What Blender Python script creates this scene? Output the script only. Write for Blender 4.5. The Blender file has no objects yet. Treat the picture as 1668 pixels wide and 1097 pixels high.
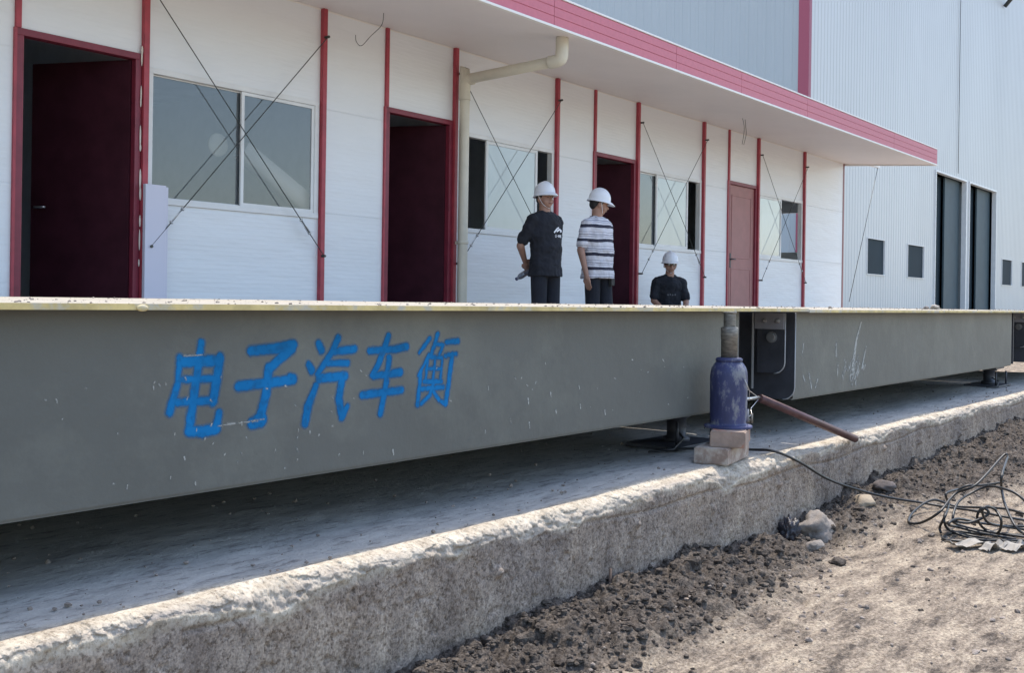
import bpy, bmesh, math, random
import numpy as np
from mathutils import Vector, Matrix
random.seed(7); RNG = np.random.RandomState(11)
C = bpy.context.scene.collection
sc = bpy.context.scene
R = math.radians

# ------------------------------------------------------------------ camera
F = 1740.0; CX = 834.0; HY = 490.3; ROLL = 0.0145; CAMZ = 0.80
TH = math.atan2(1358.0, F); CT, ST = math.cos(TH), math.sin(TH)
fw = Vector((CT, ST, 0)); rt = Vector((ST, -CT, 0)); up = Vector((0, 0, 1))
rc = rt*math.cos(ROLL) + up*math.sin(ROLL); uc = up*math.cos(ROLL) - rt*math.sin(ROLL)
cam = bpy.data.cameras.new('camera'); camo = bpy.data.objects.new('camera', cam); C.objects.link(camo)
cam.lens = 36.0*F/1668; cam.sensor_width = 36; cam.sensor_fit = 'HORIZONTAL'
cam.shift_y = -(548.5-HY)/1668; cam.clip_start = 0.05; cam.clip_end = 2000
camo.matrix_world = Matrix(((rc.x, uc.x, -fw.x, 0), (rc.y, uc.y, -fw.y, 0), (rc.z, uc.z, -fw.z, CAMZ), (0, 0, 0, 1)))
sc.camera = camo

# ------------------------------------------------------------------ world, sun
SUN = Vector((0.36, 0.125, 1.0)).normalized()
w = bpy.data.worlds.new('World'); sc.world = w; w.use_nodes = True
nt = w.node_tree; bg = nt.nodes['Background']
sky = nt.nodes.new('ShaderNodeTexSky'); sky.sky_type = 'NISHITA'; sky.sun_disc = False
sky.sun_elevation = math.asin(SUN.z); sky.sun_rotation = math.atan2(SUN.x, SUN.y)
sky.air_density = 1.15; sky.dust_density = 1.6; sky.ozone_density = 1.2
nt.links.new(sky.outputs[0], bg.inputs[0]); bg.inputs[1].default_value = 0.15
sl = bpy.data.lights.new('sun', 'SUN'); sl.energy = 2.05; sl.angle = R(0.6); sl.color = (1.0, 0.93, 0.82)
so = bpy.data.objects.new('sun', sl); C.objects.link(so)
so.rotation_euler = SUN.to_track_quat('Z', 'Y').to_euler(); so.location = (0, 0, 30)
sc.view_settings.view_transform = 'Standard'; sc.view_settings.look = 'None'
sc.view_settings.exposure = 1.3; sc.view_settings.gamma = 1.0
sc.cycles.max_bounces = 8; sc.cycles.transparent_max_bounces = 12

# ------------------------------------------------------------------ pixel -> world helpers (photograph pixels 1668x1097)
def ray(px, py):
    a = (px-CX)/F; b = (HY-py)/F
    u = a*math.cos(ROLL) - b*math.sin(ROLL); v = b*math.cos(ROLL) + a*math.sin(ROLL)
    return fw + rt*u + up*v
def atY(px, py, Y):
    d = ray(px, py); return d*(Y/d.y) + Vector((0, 0, CAMZ))
def atZ(px, py, Z):
    d = ray(px, py); return d*((Z-CAMZ)/d.z) + Vector((0, 0, CAMZ))

# ------------------------------------------------------------------ materials
def mat(name, col, rough=0.6, metal=0.0, var=0.0, vscale=3.0, bump=0.0, bscale=40.0, col2=None, spec=0.5, stretch=None, coat=0, dirt=None, dscale=1.5, dth=(0.5, 0.65)):
    m = bpy.data.materials.new(name); m.use_nodes = True; t = m.node_tree; p = t.nodes['Principled BSDF']
    p.inputs['Base Color'].default_value = (*col, 1); p.inputs['Roughness'].default_value = rough
    p.inputs['Metallic'].default_value = metal; p.inputs['Specular IOR Level'].default_value = spec
    if coat: p.inputs['Coat Weight'].default_value = coat
    tc = t.nodes.new('ShaderNodeTexCoord'); mp = t.nodes.new('ShaderNodeMapping')
    t.links.new(tc.outputs['Object'], mp.inputs[0])
    if stretch: mp.inputs['Scale'].default_value = stretch
    cur = None
    if var or col2:
        n = t.nodes.new('ShaderNodeTexNoise'); n.inputs['Scale'].default_value = vscale; n.inputs['Detail'].default_value = 8; n.inputs['Roughness'].default_value = 0.62
        t.links.new(mp.outputs[0], n.inputs['Vector'])
        r = t.nodes.new('ShaderNodeValToRGB'); e = r.color_ramp.elements
        e[0].position = 0.34; e[1].position = 0.66
        c2 = col2 if col2 else tuple(min(1, x*(1+var)) for x in col)
        e[0].color = (*(tuple(x*(1-var) for x in col)), 1); e[1].color = (*c2, 1)
        t.links.new(n.outputs[0], r.inputs[0]); t.links.new(r.outputs[0], p.inputs['Base Color']); cur = r.outputs[0]
    if dirt:
        n3 = t.nodes.new('ShaderNodeTexNoise'); n3.inputs['Scale'].default_value = dscale; n3.inputs['Detail'].default_value = 10; n3.inputs['Roughness'].default_value = 0.7
        t.links.new(mp.outputs[0], n3.inputs['Vector'])
        r3 = t.nodes.new('ShaderNodeValToRGB'); r3.color_ramp.elements[0].position = dth[0]; r3.color_ramp.elements[1].position = dth[1]
        t.links.new(n3.outputs[0], r3.inputs[0])
        mx = t.nodes.new('ShaderNodeMix'); mx.data_type = 'RGBA'
        t.links.new(r3.outputs[0], mx.inputs[0])
        if cur: t.links.new(cur, mx.inputs[6])
        else: mx.inputs[6].default_value = (*col, 1)
        mx.inputs[7].default_value = (*dirt, 1); t.links.new(mx.outputs[2], p.inputs['Base Color'])
    if bump:
        n2 = t.nodes.new('ShaderNodeTexNoise'); n2.inputs['Scale'].default_value = bscale; n2.inputs['Detail'].default_value = 6; n2.inputs['Roughness'].default_value = 0.65
        t.links.new(mp.outputs[0], n2.inputs['Vector'])
        b = t.nodes.new('ShaderNodeBump'); b.inputs['Strength'].default_value = 1.0; b.inputs['Distance'].default_value = bump
        t.links.new(n2.outputs[0], b.inputs['Height']); t.links.new(b.outputs[0], p.inputs['Normal'])
    return m

M = {}
M['ram'] = mat('ram steel', (.22, .2, .17), .5, .5, var=.4, vscale=40, bump=.002, bscale=60, stretch=(1, 1, 4))
M['deck'] = mat('dusty deck', (.30, .27, .215), .9, var=.18, vscale=9, bump=.002, bscale=70, col2=(.44, .395, .32))
M['edge'] = mat('yellow edge paint', (.62, .48, .20), .6, var=.25, vscale=14, bump=.001, bscale=60, dirt=(.5, .46, .36), dscale=12, dth=(.5, .62))
M['web'] = mat('grey beam paint', (.110, .114, .104), .5, var=.08, vscale=3, bump=.004, bscale=5, dirt=(.175, .18, .155), dscale=2.2, dth=(.52, .8))
M['web_dark'] = mat('joint steel', (.05, .052, .062), .5, var=.25, vscale=10, bump=.001, bscale=30)
M['zinc'] = mat('zinc', (.3, .3, .3), .4, .6, var=.2, vscale=20)
M['edge_highlight'] = mat('pale edge highlight', (.42, .42, .42), .5, .2)  # pale colour paints the bright reflection along joint plate edges
M['bracket'] = mat('pale grey bracket', (.27, .27, .30), .5, var=.1)
M['bolt'] = mat('bolt', (.6, .6, .6), .3, .9)
M['red'] = mat('red column paint', (.36, .045, .065), .45, var=.15, vscale=8, bump=.0006, bscale=20)
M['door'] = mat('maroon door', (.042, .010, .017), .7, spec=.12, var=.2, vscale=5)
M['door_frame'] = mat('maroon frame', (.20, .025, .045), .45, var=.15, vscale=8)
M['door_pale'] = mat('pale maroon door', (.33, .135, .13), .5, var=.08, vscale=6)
M['dark_in'] = mat('interior board', (.60, .62, .63), .8, var=.1)
M['white_frame'] = mat('window frame', (.72, .72, .71), .4, var=.05, vscale=5)
M['pvc'] = mat('downpipe pvc', (.60, .56, .46), .45, var=.06, vscale=5)
M['rod'] = mat('brace rod', (.07, .075, .07), .5, .6)
M['fascia'] = mat('red fascia', (.55, .145, .19), .5, var=.05, vscale=20, bump=.0005, bscale=60)
M['trim'] = mat('white trim', (.78, .75, .71), .4)
M['soffit'] = mat('soffit', (.76, .70, .68), .55, var=.04, vscale=.8)
M['lav'] = mat('lavender board', (.62, .61, .70), .5)
M['jack'] = mat('blue jack paint', (.042, .048, .13), .55, var=.4, vscale=10, bump=.002, bscale=45, dirt=(.20, .20, .22), dscale=20, dth=(.50, .60), stretch=(1, 1, .5))
M['handle'] = mat('rusty handle', (.10, .05, .05), .5, .3, var=.3, vscale=25, bump=.001)
M['brick'] = mat('old brick', (.32, .235, .19), .9, var=.2, vscale=14, bump=.004, bscale=50, dirt=(.48, .42, .36), dscale=14, dth=(.45, .6))
M['brick_b'] = mat('redder brick', (.34, .25, .20), .9, var=.2, vscale=14, bump=.004, bscale=50, dirt=(.46, .15, .07), dscale=9, dth=(.55, .65))
M['cable'] = mat('black cable', (.018, .018, .018), .45, var=.3, vscale=20)
M['rock'] = mat('pale rock', (.23, .20, .175), .95, var=.25, vscale=12, bump=.008, bscale=30)
M['tan'] = mat('tan stone', (.36, .29, .21), .95, var=.2, vscale=14, bump=.006, bscale=30)
M['bag'] = mat('dark plastic bag', (.03, .028, .035), .35, bump=.006, bscale=25)
M['paper'] = mat('paper scrap', (.32, .29, .25), .8, var=.1, vscale=20)
M['skin'] = mat('skin', (.34, .185, .13), .55, var=.1, vscale=14)
M['black_shirt'] = mat('black cotton', (.011, .012, .018), .9, var=.3, vscale=6, bump=.006, bscale=9)
M['trouser'] = mat('dark trousers', (.012, .013, .020), .9, var=.3, vscale=6, bump=.006, bscale=9)
M['helmet'] = mat('white helmet', (.74, .74, .76), .3)
M['hair'] = mat('black hair', (.015, .013, .013), .7)
M['shoe'] = mat('shoe', (.03, .028, .026), .7)
M['white_print'] = mat('white print', (.75, .75, .78), .7)
M['grey_print'] = mat('grey print', (.12, .12, .13), .7)
M['lip'] = mat('lips', (.22, .09, .075), .6)
M['step'] = mat('concrete step', (.36, .34, .32), .9, var=.15, vscale=4, bump=.003)
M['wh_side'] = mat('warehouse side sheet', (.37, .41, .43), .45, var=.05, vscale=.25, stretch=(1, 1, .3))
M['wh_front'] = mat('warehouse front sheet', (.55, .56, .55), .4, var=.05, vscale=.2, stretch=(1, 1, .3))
M['wh_door'] = mat('warehouse door leaf', (.02, .035, .045), .7, spec=.2, var=.15, vscale=.6)
M['wh_trim'] = mat('warehouse corner flashing', (.30, .06, .10), .5)
M['foam'] = mat('sealant foam', (.7, .66, .58), .8)

def wall_mat():
    m = mat('white sandwich panel', (.76, .775, .79), .42, var=.02, vscale=1.2, stretch=(.35, 1, 2.2)); t = m.node_tree; p = t.nodes['Principled BSDF']
    tc = t.nodes.new('ShaderNodeTexCoord'); sp = t.nodes.new('ShaderNodeSeparateXYZ'); t.links.new(tc.outputs['Object'], sp.inputs[0])
    def mth(op, a, b=None):
        n = t.nodes.new('ShaderNodeMath'); n.operation = op
        for i, v in enumerate((a, b)):
            if v is None: continue
            if isinstance(v, (int, float)): n.inputs[i].default_value = v
            else: t.links.new(v, n.inputs[i])
        return n.outputs[0]
    s1 = mth('SINE', mth('MULTIPLY', sp.outputs[2], 2*math.pi/.075))
    # shallow pressed rib every 75 mm, deeper panel joint every 0.95 m
    fr = mth('FRACT', mth('DIVIDE', mth('ADD', sp.outputs[2], .33), .95))
    j = mth('LESS_THAN', fr, .008)
    h = mth('SUBTRACT', mth('MULTIPLY', mth('POWER', mth('ABSOLUTE', s1), 6), .22), mth('MULTIPLY', j, 2.0))
    nz = t.nodes.new('ShaderNodeTexNoise'); nz.inputs['Scale'].default_value = 1.7; nz.inputs['Detail'].default_value = 3
    mp = t.nodes.new('ShaderNodeMapping'); mp.inputs['Scale'].default_value = (1, 1, 4); t.links.new(tc.outputs['Object'], mp.inputs[0]); t.links.new(mp.outputs[0], nz.inputs['Vector'])
    h2 = mth('ADD', h, mth('MULTIPLY', nz.outputs[0], 6.0))
    b = t.nodes.new('ShaderNodeBump'); b.inputs['Distance'].default_value = .0022; t.links.new(h2, b.inputs['Height']); t.links.new(b.outputs[0], p.inputs['Normal'])
    return m
M['wall'] = wall_mat()

def glass_mat(name, film, col, tint=(.75, .8, .82)):
    m = bpy.data.materials.new(name); m.use_nodes = True; t = m.node_tree; t.nodes.clear()
    out = t.nodes.new('ShaderNodeOutputMaterial'); tr = t.nodes.new('ShaderNodeBsdfTransparent'); tr.inputs[0].default_value = (*tint, 1)
    gl = t.nodes.new('ShaderNodeBsdfGlossy'); gl.inputs['Roughness'].default_value = .02
    fr = t.nodes.new('ShaderNodeFresnel'); fr.inputs[0].default_value = 1.6
    mu = t.nodes.new('ShaderNodeMath'); mu.operation = 'MULTIPLY'; mu.inputs[1].default_value = 1.9; mu.use_clamp = True; t.links.new(fr.outputs[0], mu.inputs[0])
    df = t.nodes.new('ShaderNodeBsdfDiffuse'); df.inputs[0].default_value = (*col, 1)
    n = t.nodes.new('ShaderNodeTexNoise'); n.inputs['Scale'].default_value = 2.5; n.inputs['Detail'].default_value = 4
    tc = t.nodes.new('ShaderNodeTexCoord'); t.links.new(tc.outputs['Object'], n.inputs['Vector'])
    mr = t.nodes.new('ShaderNodeMapRange'); mr.inputs[3].default_value = film*.85; mr.inputs[4].default_value = min(1, film*1.15); t.links.new(n.outputs[0], mr.inputs[0])
    a = t.nodes.new('ShaderNodeMixShader'); t.links.new(mr.outputs[0], a.inputs[0]); t.links.new(tr.outputs[0], a.inputs[1]); t.links.new(df.outputs[0], a.inputs[2])
    b = t.nodes.new('ShaderNodeMixShader'); t.links.new(mu.outputs[0], b.inputs[0]); t.links.new(a.outputs[0], b.inputs[1]); t.links.new(gl.outputs[0], b.inputs[2])
    t.links.new(b.outputs[0], out.inputs[0]); return m
M['glass_dusty'] = glass_mat('dusty window glass', .28, (.24, .28, .31), (.95, .97, .98))
M['glass_film'] = glass_mat('filmed window glass', .85, (.52, .58, .60))
M['bottle'] = glass_mat('bottle plastic', .25, (.6, .65, .75), (.9, .93, .97))

# ------------------------------------------------------------------ mesh helpers
def setp(o, label=None, cat=None, group=None, kind=None):
    if label: o['label'] = label
    if cat: o['category'] = cat
    if group: o['group'] = group
    if kind: o['kind'] = kind
    return o
def thing(name, label, cat, loc=(0, 0, 0), rz=0, group=None):
    o = bpy.data.objects.new(name, None); C.objects.link(o); o.location = loc; o.rotation_euler = (0, 0, rz)
    o.empty_display_size = .1
    return setp(o, label, cat, group)
class MB:
    def __init__(s): s.v = []; s.f = []; s.sm = []
    def add(s, vs, fs, smooth=False):
        k = len(s.v); s.v += [tuple(v) for v in vs]; s.f += [tuple(i+k for i in f) for f in fs]; s.sm += [smooth]*len(fs); return s
    def box(s, x0, x1, y0, y1, z0, z1, mx=None):
        vs = [Vector((x, y, z)) for x in (x0, x1) for y in (y0, y1) for z in (z0, z1)]
        if mx is not None: vs = [mx @ v for v in vs]
        return s.add(vs, [(0, 1, 3, 2), (4, 6, 7, 5), (0, 4, 5, 1), (2, 3, 7, 6), (0, 2, 6, 4), (1, 5, 7, 3)])
    def prism(s, poly, x0, x1, mx=None):   # poly of (y,z), extruded along x
        n = len(poly); vs = [Vector((x0, y, z)) for y, z in poly] + [Vector((x1, y, z)) for y, z in poly]
        if mx is not None: vs = [mx @ v for v in vs]
        return s.add(vs, [tuple(range(n))[::-1], tuple(range(n, 2*n))] + [(i, (i+1) % n, n+(i+1) % n, n+i) for i in range(n)])
    def tube(s, pts, r, n=8, cap=True, smooth=True):
        pts = [Vector(p) for p in pts]; rs = r if isinstance(r, (list, tuple)) else [r]*len(pts); vs = []; fs = []; prev = None
        for i, p in enumerate(pts):
            a = pts[max(i-1, 0)]; b = pts[min(i+1, len(pts)-1)]; d = (b-a).normalized()
            if prev is None: q = d.orthogonal().normalized()
            else:
                q = prev - d*prev.dot(d); q = q.normalized() if q.length > 1e-6 else d.orthogonal().normalized()
            prev = q; e = d.cross(q)
            for j in range(n):
                an = 2*math.pi*j/n; vs.append(p + (q*math.cos(an) + e*math.sin(an))*rs[i])
        for i in range(len(pts)-1):
            for j in range(n): fs.append((i*n+j, i*n+(j+1) % n, (i+1)*n+(j+1) % n, (i+1)*n+j))
        s.add(vs, fs, smooth)
        if cap:
            k = len(s.v)-len(vs); s.f.append(tuple(k+j for j in range(n))[::-1]); s.f.append(tuple(k+(len(pts)-1)*n+j for j in range(n))); s.sm += [False, False]
        return s
    def lathe(s, prof, c=(0, 0, 0), n=24, smooth=True, ex=1, ey=1):
        c = Vector(c); vs = []; fs = []
        for r_, z in prof:
            for j in range(n):
                a = 2*math.pi*j/n; vs.append(c + Vector((r_*ex*math.cos(a), r_*ey*math.sin(a), z)))
        for i in range(len(prof)-1):
            for j in range(n): fs.append((i*n+j, i*n+(j+1) % n, (i+1)*n+(j+1) % n, (i+1)*n+j))
        k = len(s.v); s.add(vs, fs, smooth)
        s.f.append(tuple(k+j for j in range(n))[::-1]); s.f.append(tuple(k+(len(prof)-1)*n+j for j in range(n))); s.sm += [False, False]
        return s
    def ell(s, c, rad, mx=None, nu=14, nv=10):
        c = Vector(c); vs = [Vector((0, 0, -1))]; fs = []
        for i in range(1, nv):
            ph = -math.pi/2 + math.pi*i/nv
            for j in range(nu):
                a = 2*math.pi*j/nu; vs.append(Vector((math.cos(ph)*math.cos(a), math.cos(ph)*math.sin(a), math.sin(ph))))
        vs.append(Vector((0, 0, 1)))
        vs = [Vector((v.x*rad[0], v.y*rad[1], v.z*rad[2])) for v in vs]
        if mx is not None: vs = [mx @ v for v in vs]
        vs = [v + c for v in vs]; L = len(vs)-1
        for j in range(nu): fs.append((0, 1+(j+1) % nu, 1+j)); fs.append((L, L-nu+j, L-nu+(j+1) % nu))
        for i in range(nv-2):
            for j in range(nu): fs.append((1+i*nu+j, 1+i*nu+(j+1) % nu, 1+(i+1)*nu+(j+1) % nu, 1+(i+1)*nu+j))
        return s.add(vs, fs, True)
    def build(s, name, m, parent=None, bevel=0, loc=None):
        me = bpy.data.meshes.new(name); me.from_pydata(s.v, [], s.f); me.update()
        me.polygons.foreach_set('use_smooth', s.sm)
        o = bpy.data.objects.new(name, me); C.objects.link(o)
        if m: me.materials.append(m)
        if parent: o.parent = parent
        if loc: o.location = loc
        if bevel:
            b = o.modifiers.new('bevel', 'BEVEL'); b.width = bevel; b.segments = 2; b.limit_method = 'ANGLE'
        return o
def npmesh(name, V, Fq, m, parent=None, smooth=True, attr=None):
    me = bpy.data.meshes.new(name); V = np.asarray(V, dtype=np.float32); Fq = np.asarray(Fq, dtype=np.int32)
    me.vertices.add(len(V)); me.vertices.foreach_set('co', V.ravel())
    k = Fq.shape[1]; me.loops.add(Fq.size); me.loops.foreach_set('vertex_index', Fq.ravel())
    me.polygons.add(len(Fq)); me.polygons.foreach_set('loop_start', np.arange(0, Fq.size, k, dtype=np.int32))
    try: me.polygons.foreach_set('loop_total', np.full(len(Fq), k, dtype=np.int32))
    except Exception: pass
    me.update(calc_edges=True); me.polygons.foreach_set('use_smooth', np.full(len(Fq), smooth))
    if attr:
        for an, av in attr.items():
            a = me.attributes.new(an, 'FLOAT', 'POINT'); a.data.foreach_set('value', np.asarray(av, dtype=np.float32))
    o = bpy.data.objects.new(name, me); C.objects.link(o)
    if m: me.materials.append(m)
    if parent: o.parent = parent
    return o
def gridfaces(nr, nc):
    i = np.arange(nr-1)[:, None]*nc + np.arange(nc-1)[None, :]
    return np.stack([i, i+1, i+nc+1, i+nc], -1).reshape(-1, 4)
# numpy noise
def _h(ix, iy, seed):
    h = (ix.astype(np.int64)*374761393 + iy.astype(np.int64)*668265263 + seed*69069) & 0x7fffffff
    h = ((h ^ (h >> 13))*1274126177) & 0x7fffffff; h = h ^ (h >> 16)
    return (h & 0xffff)/65535.0
def vnoise(x, y, seed=0):
    ix = np.floor(x); iy = np.floor(y); fx = x-ix; fy = y-iy; fx = fx*fx*(3-2*fx); fy = fy*fy*(3-2*fy)
    a = _h(ix, iy, seed); b = _h(ix+1, iy, seed); c = _h(ix, iy+1, seed); d = _h(ix+1, iy+1, seed)
    return (a*(1-fx)+b*fx)*(1-fy) + (c*(1-fx)+d*fx)*fy
def fbm(x, y, o=4, seed=0, g=.5):
    s = 0; a = 1; t = 0
    for i in range(o): s = s + a*vnoise(x*2**i+i*17.3, y*2**i+i*9.1, seed+i); t += a; a *= g
    return s/t - .5
def clods(x, y, seed=0):
    ix = np.floor(x); iy = np.floor(y); best = np.zeros_like(x)
    for dx in (-1, 0, 1):
        for dy in (-1, 0, 1):
            cx = ix+dx; cy = iy+dy; px = cx+_h(cx, cy, seed); py = cy+_h(cx, cy, seed+5); r = .25+.6*_h(cx, cy, seed+9)**2
            d2 = ((x-px)**2+(y-py)**2)/(r*r); best = np.maximum(best, np.sqrt(np.clip(1-d2, 0, 1))*r)
    return best
def sstep(a, b, x):
    t = np.clip((x-a)/(b-a), 0, 1); return t*t*(3-2*t)

# ------------------------------------------------------------------ ground
YC = 1.545         # concrete face
SLAB = .275
def heap(X, Y):    # 1 inside the loose dark soil along the concrete
    wdt = .34 + .09*sstep(3.4, 2.4, X) + .10*fbm(X*1.3, X*0+3.1, 3, 5)*2 + .16*sstep(3.9, 5.0, X) - .1*sstep(1.9, 1.2, X)
    return sstep(-.03, .18, wdt - (YC-Y) + .10*fbm(X*5, Y*5, 3, 8))
HX = [0, 1.0, 1.68, 2.35, 2.76, 3.3, 3.42, 3.6, 3.72, 4.41, 5.33, 6.63, 9, 12]; HZ = [0, 0, .02, .055, .05, .0, -.05, -.045, .03, .075, .09, .13, .12, 0]
def ghz(X, Y):
    m = heap(X, Y); near = np.exp(-np.abs(YC-Y)/.28)
    h = (np.interp(X, HX, HZ)-.014)*near
    cl = .016*clods(X*24, Y*24, 3) + .040*clods(X*9, Y*9, 4)*(vnoise(X*3, Y*3, 14) > .4) + .012*clods(X*48, Y*48, 6) + .007*clods(X*85, Y*85, 16) + .04*fbm(X*7, Y*7, 4, 12)
    fl = .018*fbm(X*1.6+3, Y*2.6, 4, 21) + .013*fbm(X*10+Y*3, Y*26, 6, 31, .78) + .006*clods(X*40, Y*40, 7)*(fbm(X*3, Y*3, 3, 33) > -.05) + .010*clods(X*16, Y*16, 17)*(fbm(X*1.5, Y*1.5, 3, 34) > .08)
    return h + m*(cl+.006) + (1-m)*fl
def gz1(x, y): return float(ghz(np.array([x]), np.array([y]))[0])
dep = 1.15*np.exp(np.linspace(0, math.log(11), 1500))    # X rows, spacing grows with distance
xs = dep - .35; ys = np.linspace(-.9, YC+.02, 520)
ys = YC+.02 - (2.6)*(np.linspace(0, 1, 520)**1.25)
X, Y = np.meshgrid(xs, ys, indexing='ij')
Z = ghz(X, Y); Z *= sstep(12.2, 11.0, X)*sstep(-1.03, -.85, Y)
def soil_mat():
    m = bpy.data.materials.new('soil'); m.use_nodes = True; t = m.node_tree; p = t.nodes['Principled BSDF']; p.inputs['Roughness'].default_value = .95; p.inputs['Specular IOR Level'].default_value = .15
    at = t.nodes.new('ShaderNodeAttribute'); at.attribute_name = 'loose'
    tc = t.nodes.new('ShaderNodeTexCoord')
    def noise(s, d=8, st=(1, 1, 1), r=.65):
        mp = t.nodes.new('ShaderNodeMapping'); mp.inputs['Scale'].default_value = st; t.links.new(tc.outputs['Object'], mp.inputs[0])
        n = t.nodes.new('ShaderNodeTexNoise'); n.inputs['Scale'].default_value = s; n.inputs['Detail'].default_value = d; n.inputs['Roughness'].default_value = r; t.links.new(mp.outputs[0], n.inputs['Vector']); return n.outputs[0]
    def ramp(f, a, b, ca, cb, mid=None):
        r = t.nodes.new('ShaderNodeValToRGB'); e = r.color_ramp.elements; e[0].position = a; e[1].position = b; e[0].color = (*ca, 1); e[1].color = (*cb, 1)
        if mid: q = e.new(mid[0]); q.color = (*mid[1], 1)
        t.links.new(f, r.inputs[0]); return r.outputs[0]
    pale = ramp(noise(5, 14, (1, 2.8, 1), .80), .40, .60, (.095, .080, .068), (.41, .35, .275), (.485, (.25, .208, .168)))
    dark = ramp(noise(34, 10, (1, 1, 1), .75), .36, .66, (.045, .038, .034), (.175, .150, .130)); spk = ramp(noise(120, 6, (1, 1, 1), .75), .40, .60, (.55, .53, .51), (1.25, 1.23, 1.2))
    mx = t.nodes.new('ShaderNodeMix'); mx.data_type = 'RGBA'; t.links.new(at.outputs['Fac'], mx.inputs[0]); t.links.new(pale, mx.inputs[6]); t.links.new(dark, mx.inputs[7])
    m3 = t.nodes.new('ShaderNodeMix'); m3.data_type = 'RGBA'; m3.blend_type = 'MULTIPLY'; m3.inputs[0].default_value = 1; t.links.new(mx.outputs[2], m3.inputs[6]); t.links.new(spk, m3.inputs[7]); t.links.new(m3.outputs[2], p.inputs['Base Color'])
    b = t.nodes.new('ShaderNodeBump'); b.inputs['Distance'].default_value = .009; t.links.new(noise(90, 5), b.inputs['Height']); t.links.new(b.outputs[0], p.inputs['Normal'])
    return m
M['soil'] = soil_mat()
V = np.stack([X, Y, Z], -1).reshape(-1, 3); FA = gridfaces(*X.shape)[:, ::-1]
lo = heap(X, Y).ravel()
# surrounding coarse ground: ring of quads round the fine patch + yard behind
x0, x1, y0, y1 = xs[0], xs[-1], ys[-1], ys[0]
bx = [-400, x0, x1, 400]; by = [-400, y0, y1, 400]
base = len(V); EV = [(a, b, 0.0 if b <= y1 else -.02) for a in bx for b in by]
EF = []
for i in range(3):
    for j in range(3):
        if i == 1 and j == 1: continue
        EF.append([base+i*4+j, base+(i+1)*4+j, base+(i+1)*4+j+1, base+i*4+j+1])
V = np.concatenate([V, np.array(EV)]); FA = np.concatenate([FA, np.array(EF)])
lo = np.concatenate([lo, np.zeros(len(EV))])
g = npmesh('ground', V, FA, M['soil'], attr={'loose': lo}); setp(g, kind='structure')
yard = MB().box(-30, 120, 5.3, 120, -.1, .25).build('yard', M['step']); setp(yard, kind='structure')
yard.data.materials[0] = mat('yard dust', (.40, .35, .29), .95, var=.2, vscale=1.5, bump=.01, bscale=10)

# loose clods as one uncountable mass
def blobs(name, pts, szs, m, label, seed=0):
    rs = np.random.RandomState(seed); bm = bmesh.new(); bmesh.ops.create_icosphere(bm, subdivisions=2, radius=1)
    v0 = np.array([v.co[:] for v in bm.verts]); f0 = np.array([[v.index for v in f.verts] for f in bm.faces]); bm.free()
    VV = []; FF = []
    for k, (p, s) in enumerate(zip(pts, szs)):
        a = rs.rand()*6.28; q = v0*(1+.22*np.sin(v0[:, [1, 2, 0]]*(3+2*rs.rand())+rs.rand(3)*6)) * (1+.09*rs.randn(len(v0), 1))
        q = q*np.array([1, .6+.5*rs.rand(), .5+.35*rs.rand()])*s
        q = np.stack([q[:, 0]*math.cos(a)-q[:, 1]*math.sin(a), q[:, 0]*math.sin(a)+q[:, 1]*math.cos(a), q[:, 2]], -1) + np.array(p)
        VV.append(q); FF.append(f0+k*len(v0))
    o = npmesh(name, np.concatenate(VV), np.concatenate(FF), m, smooth=False); return o
n_ = 26000
xr = .8*np.exp(RNG.rand(n_)*2.2); yr = YC - RNG.rand(n_)**1.3*.75
keep = RNG.rand(n_) < heap(xr, yr)*.97+.02; xr = xr[keep][:9000]; yr = yr[keep][:9000]; n_ = len(xr)
szs = .0016+.008*RNG.rand(n_)**3+.014*RNG.rand(n_)**22
for i in range(16): xr[i] = 1.6+RNG.rand()*2.6; yr[i] = YC-.08-RNG.rand()*.28; szs[i] = .016+.013*RNG.rand()
pts = np.stack([xr, yr, ghz(xr, yr)+szs*.2], -1)
M['clod'] = mat('clod soil', (.115, .095, .088), .95, var=.3, vscale=12, bump=.003, bscale=80)
o = blobs('soil_clods', pts, szs, M['soil'], '', 3); at_ = o.data.attributes.new('loose', 'FLOAT', 'POINT'); at_.data.foreach_set('value', np.ones(len(o.data.vertices), dtype=np.float32)); setp(o, 'loose dark crumbly soil clods heaped along the concrete edge', 'soil', kind='stuff')
n_ = 6500; xr = .9*np.exp(RNG.rand(n_)*2.0); yr = YC - .2 - RNG.rand(n_)**1.3*1.9
keep = fbm(xr*2.5, yr*3.5, 3, 205) > RNG.rand(n_)*.37-.25; xr = xr[keep]; yr = yr[keep]; szs = .0012+.009*RNG.rand(len(xr))**6
pts = np.stack([xr, yr, ghz(xr, yr)+szs*.2], -1)
M['pebble'] = mat('pebbles', (.24, .20, .17), .95, var=.4, vscale=8)
o = blobs('ground_pebbles', pts, szs, M['pebble'], '', 5); setp(o, 'small pebbles and crumbs scattered over the packed pale soil', 'gravel', kind='stuff')

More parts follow.
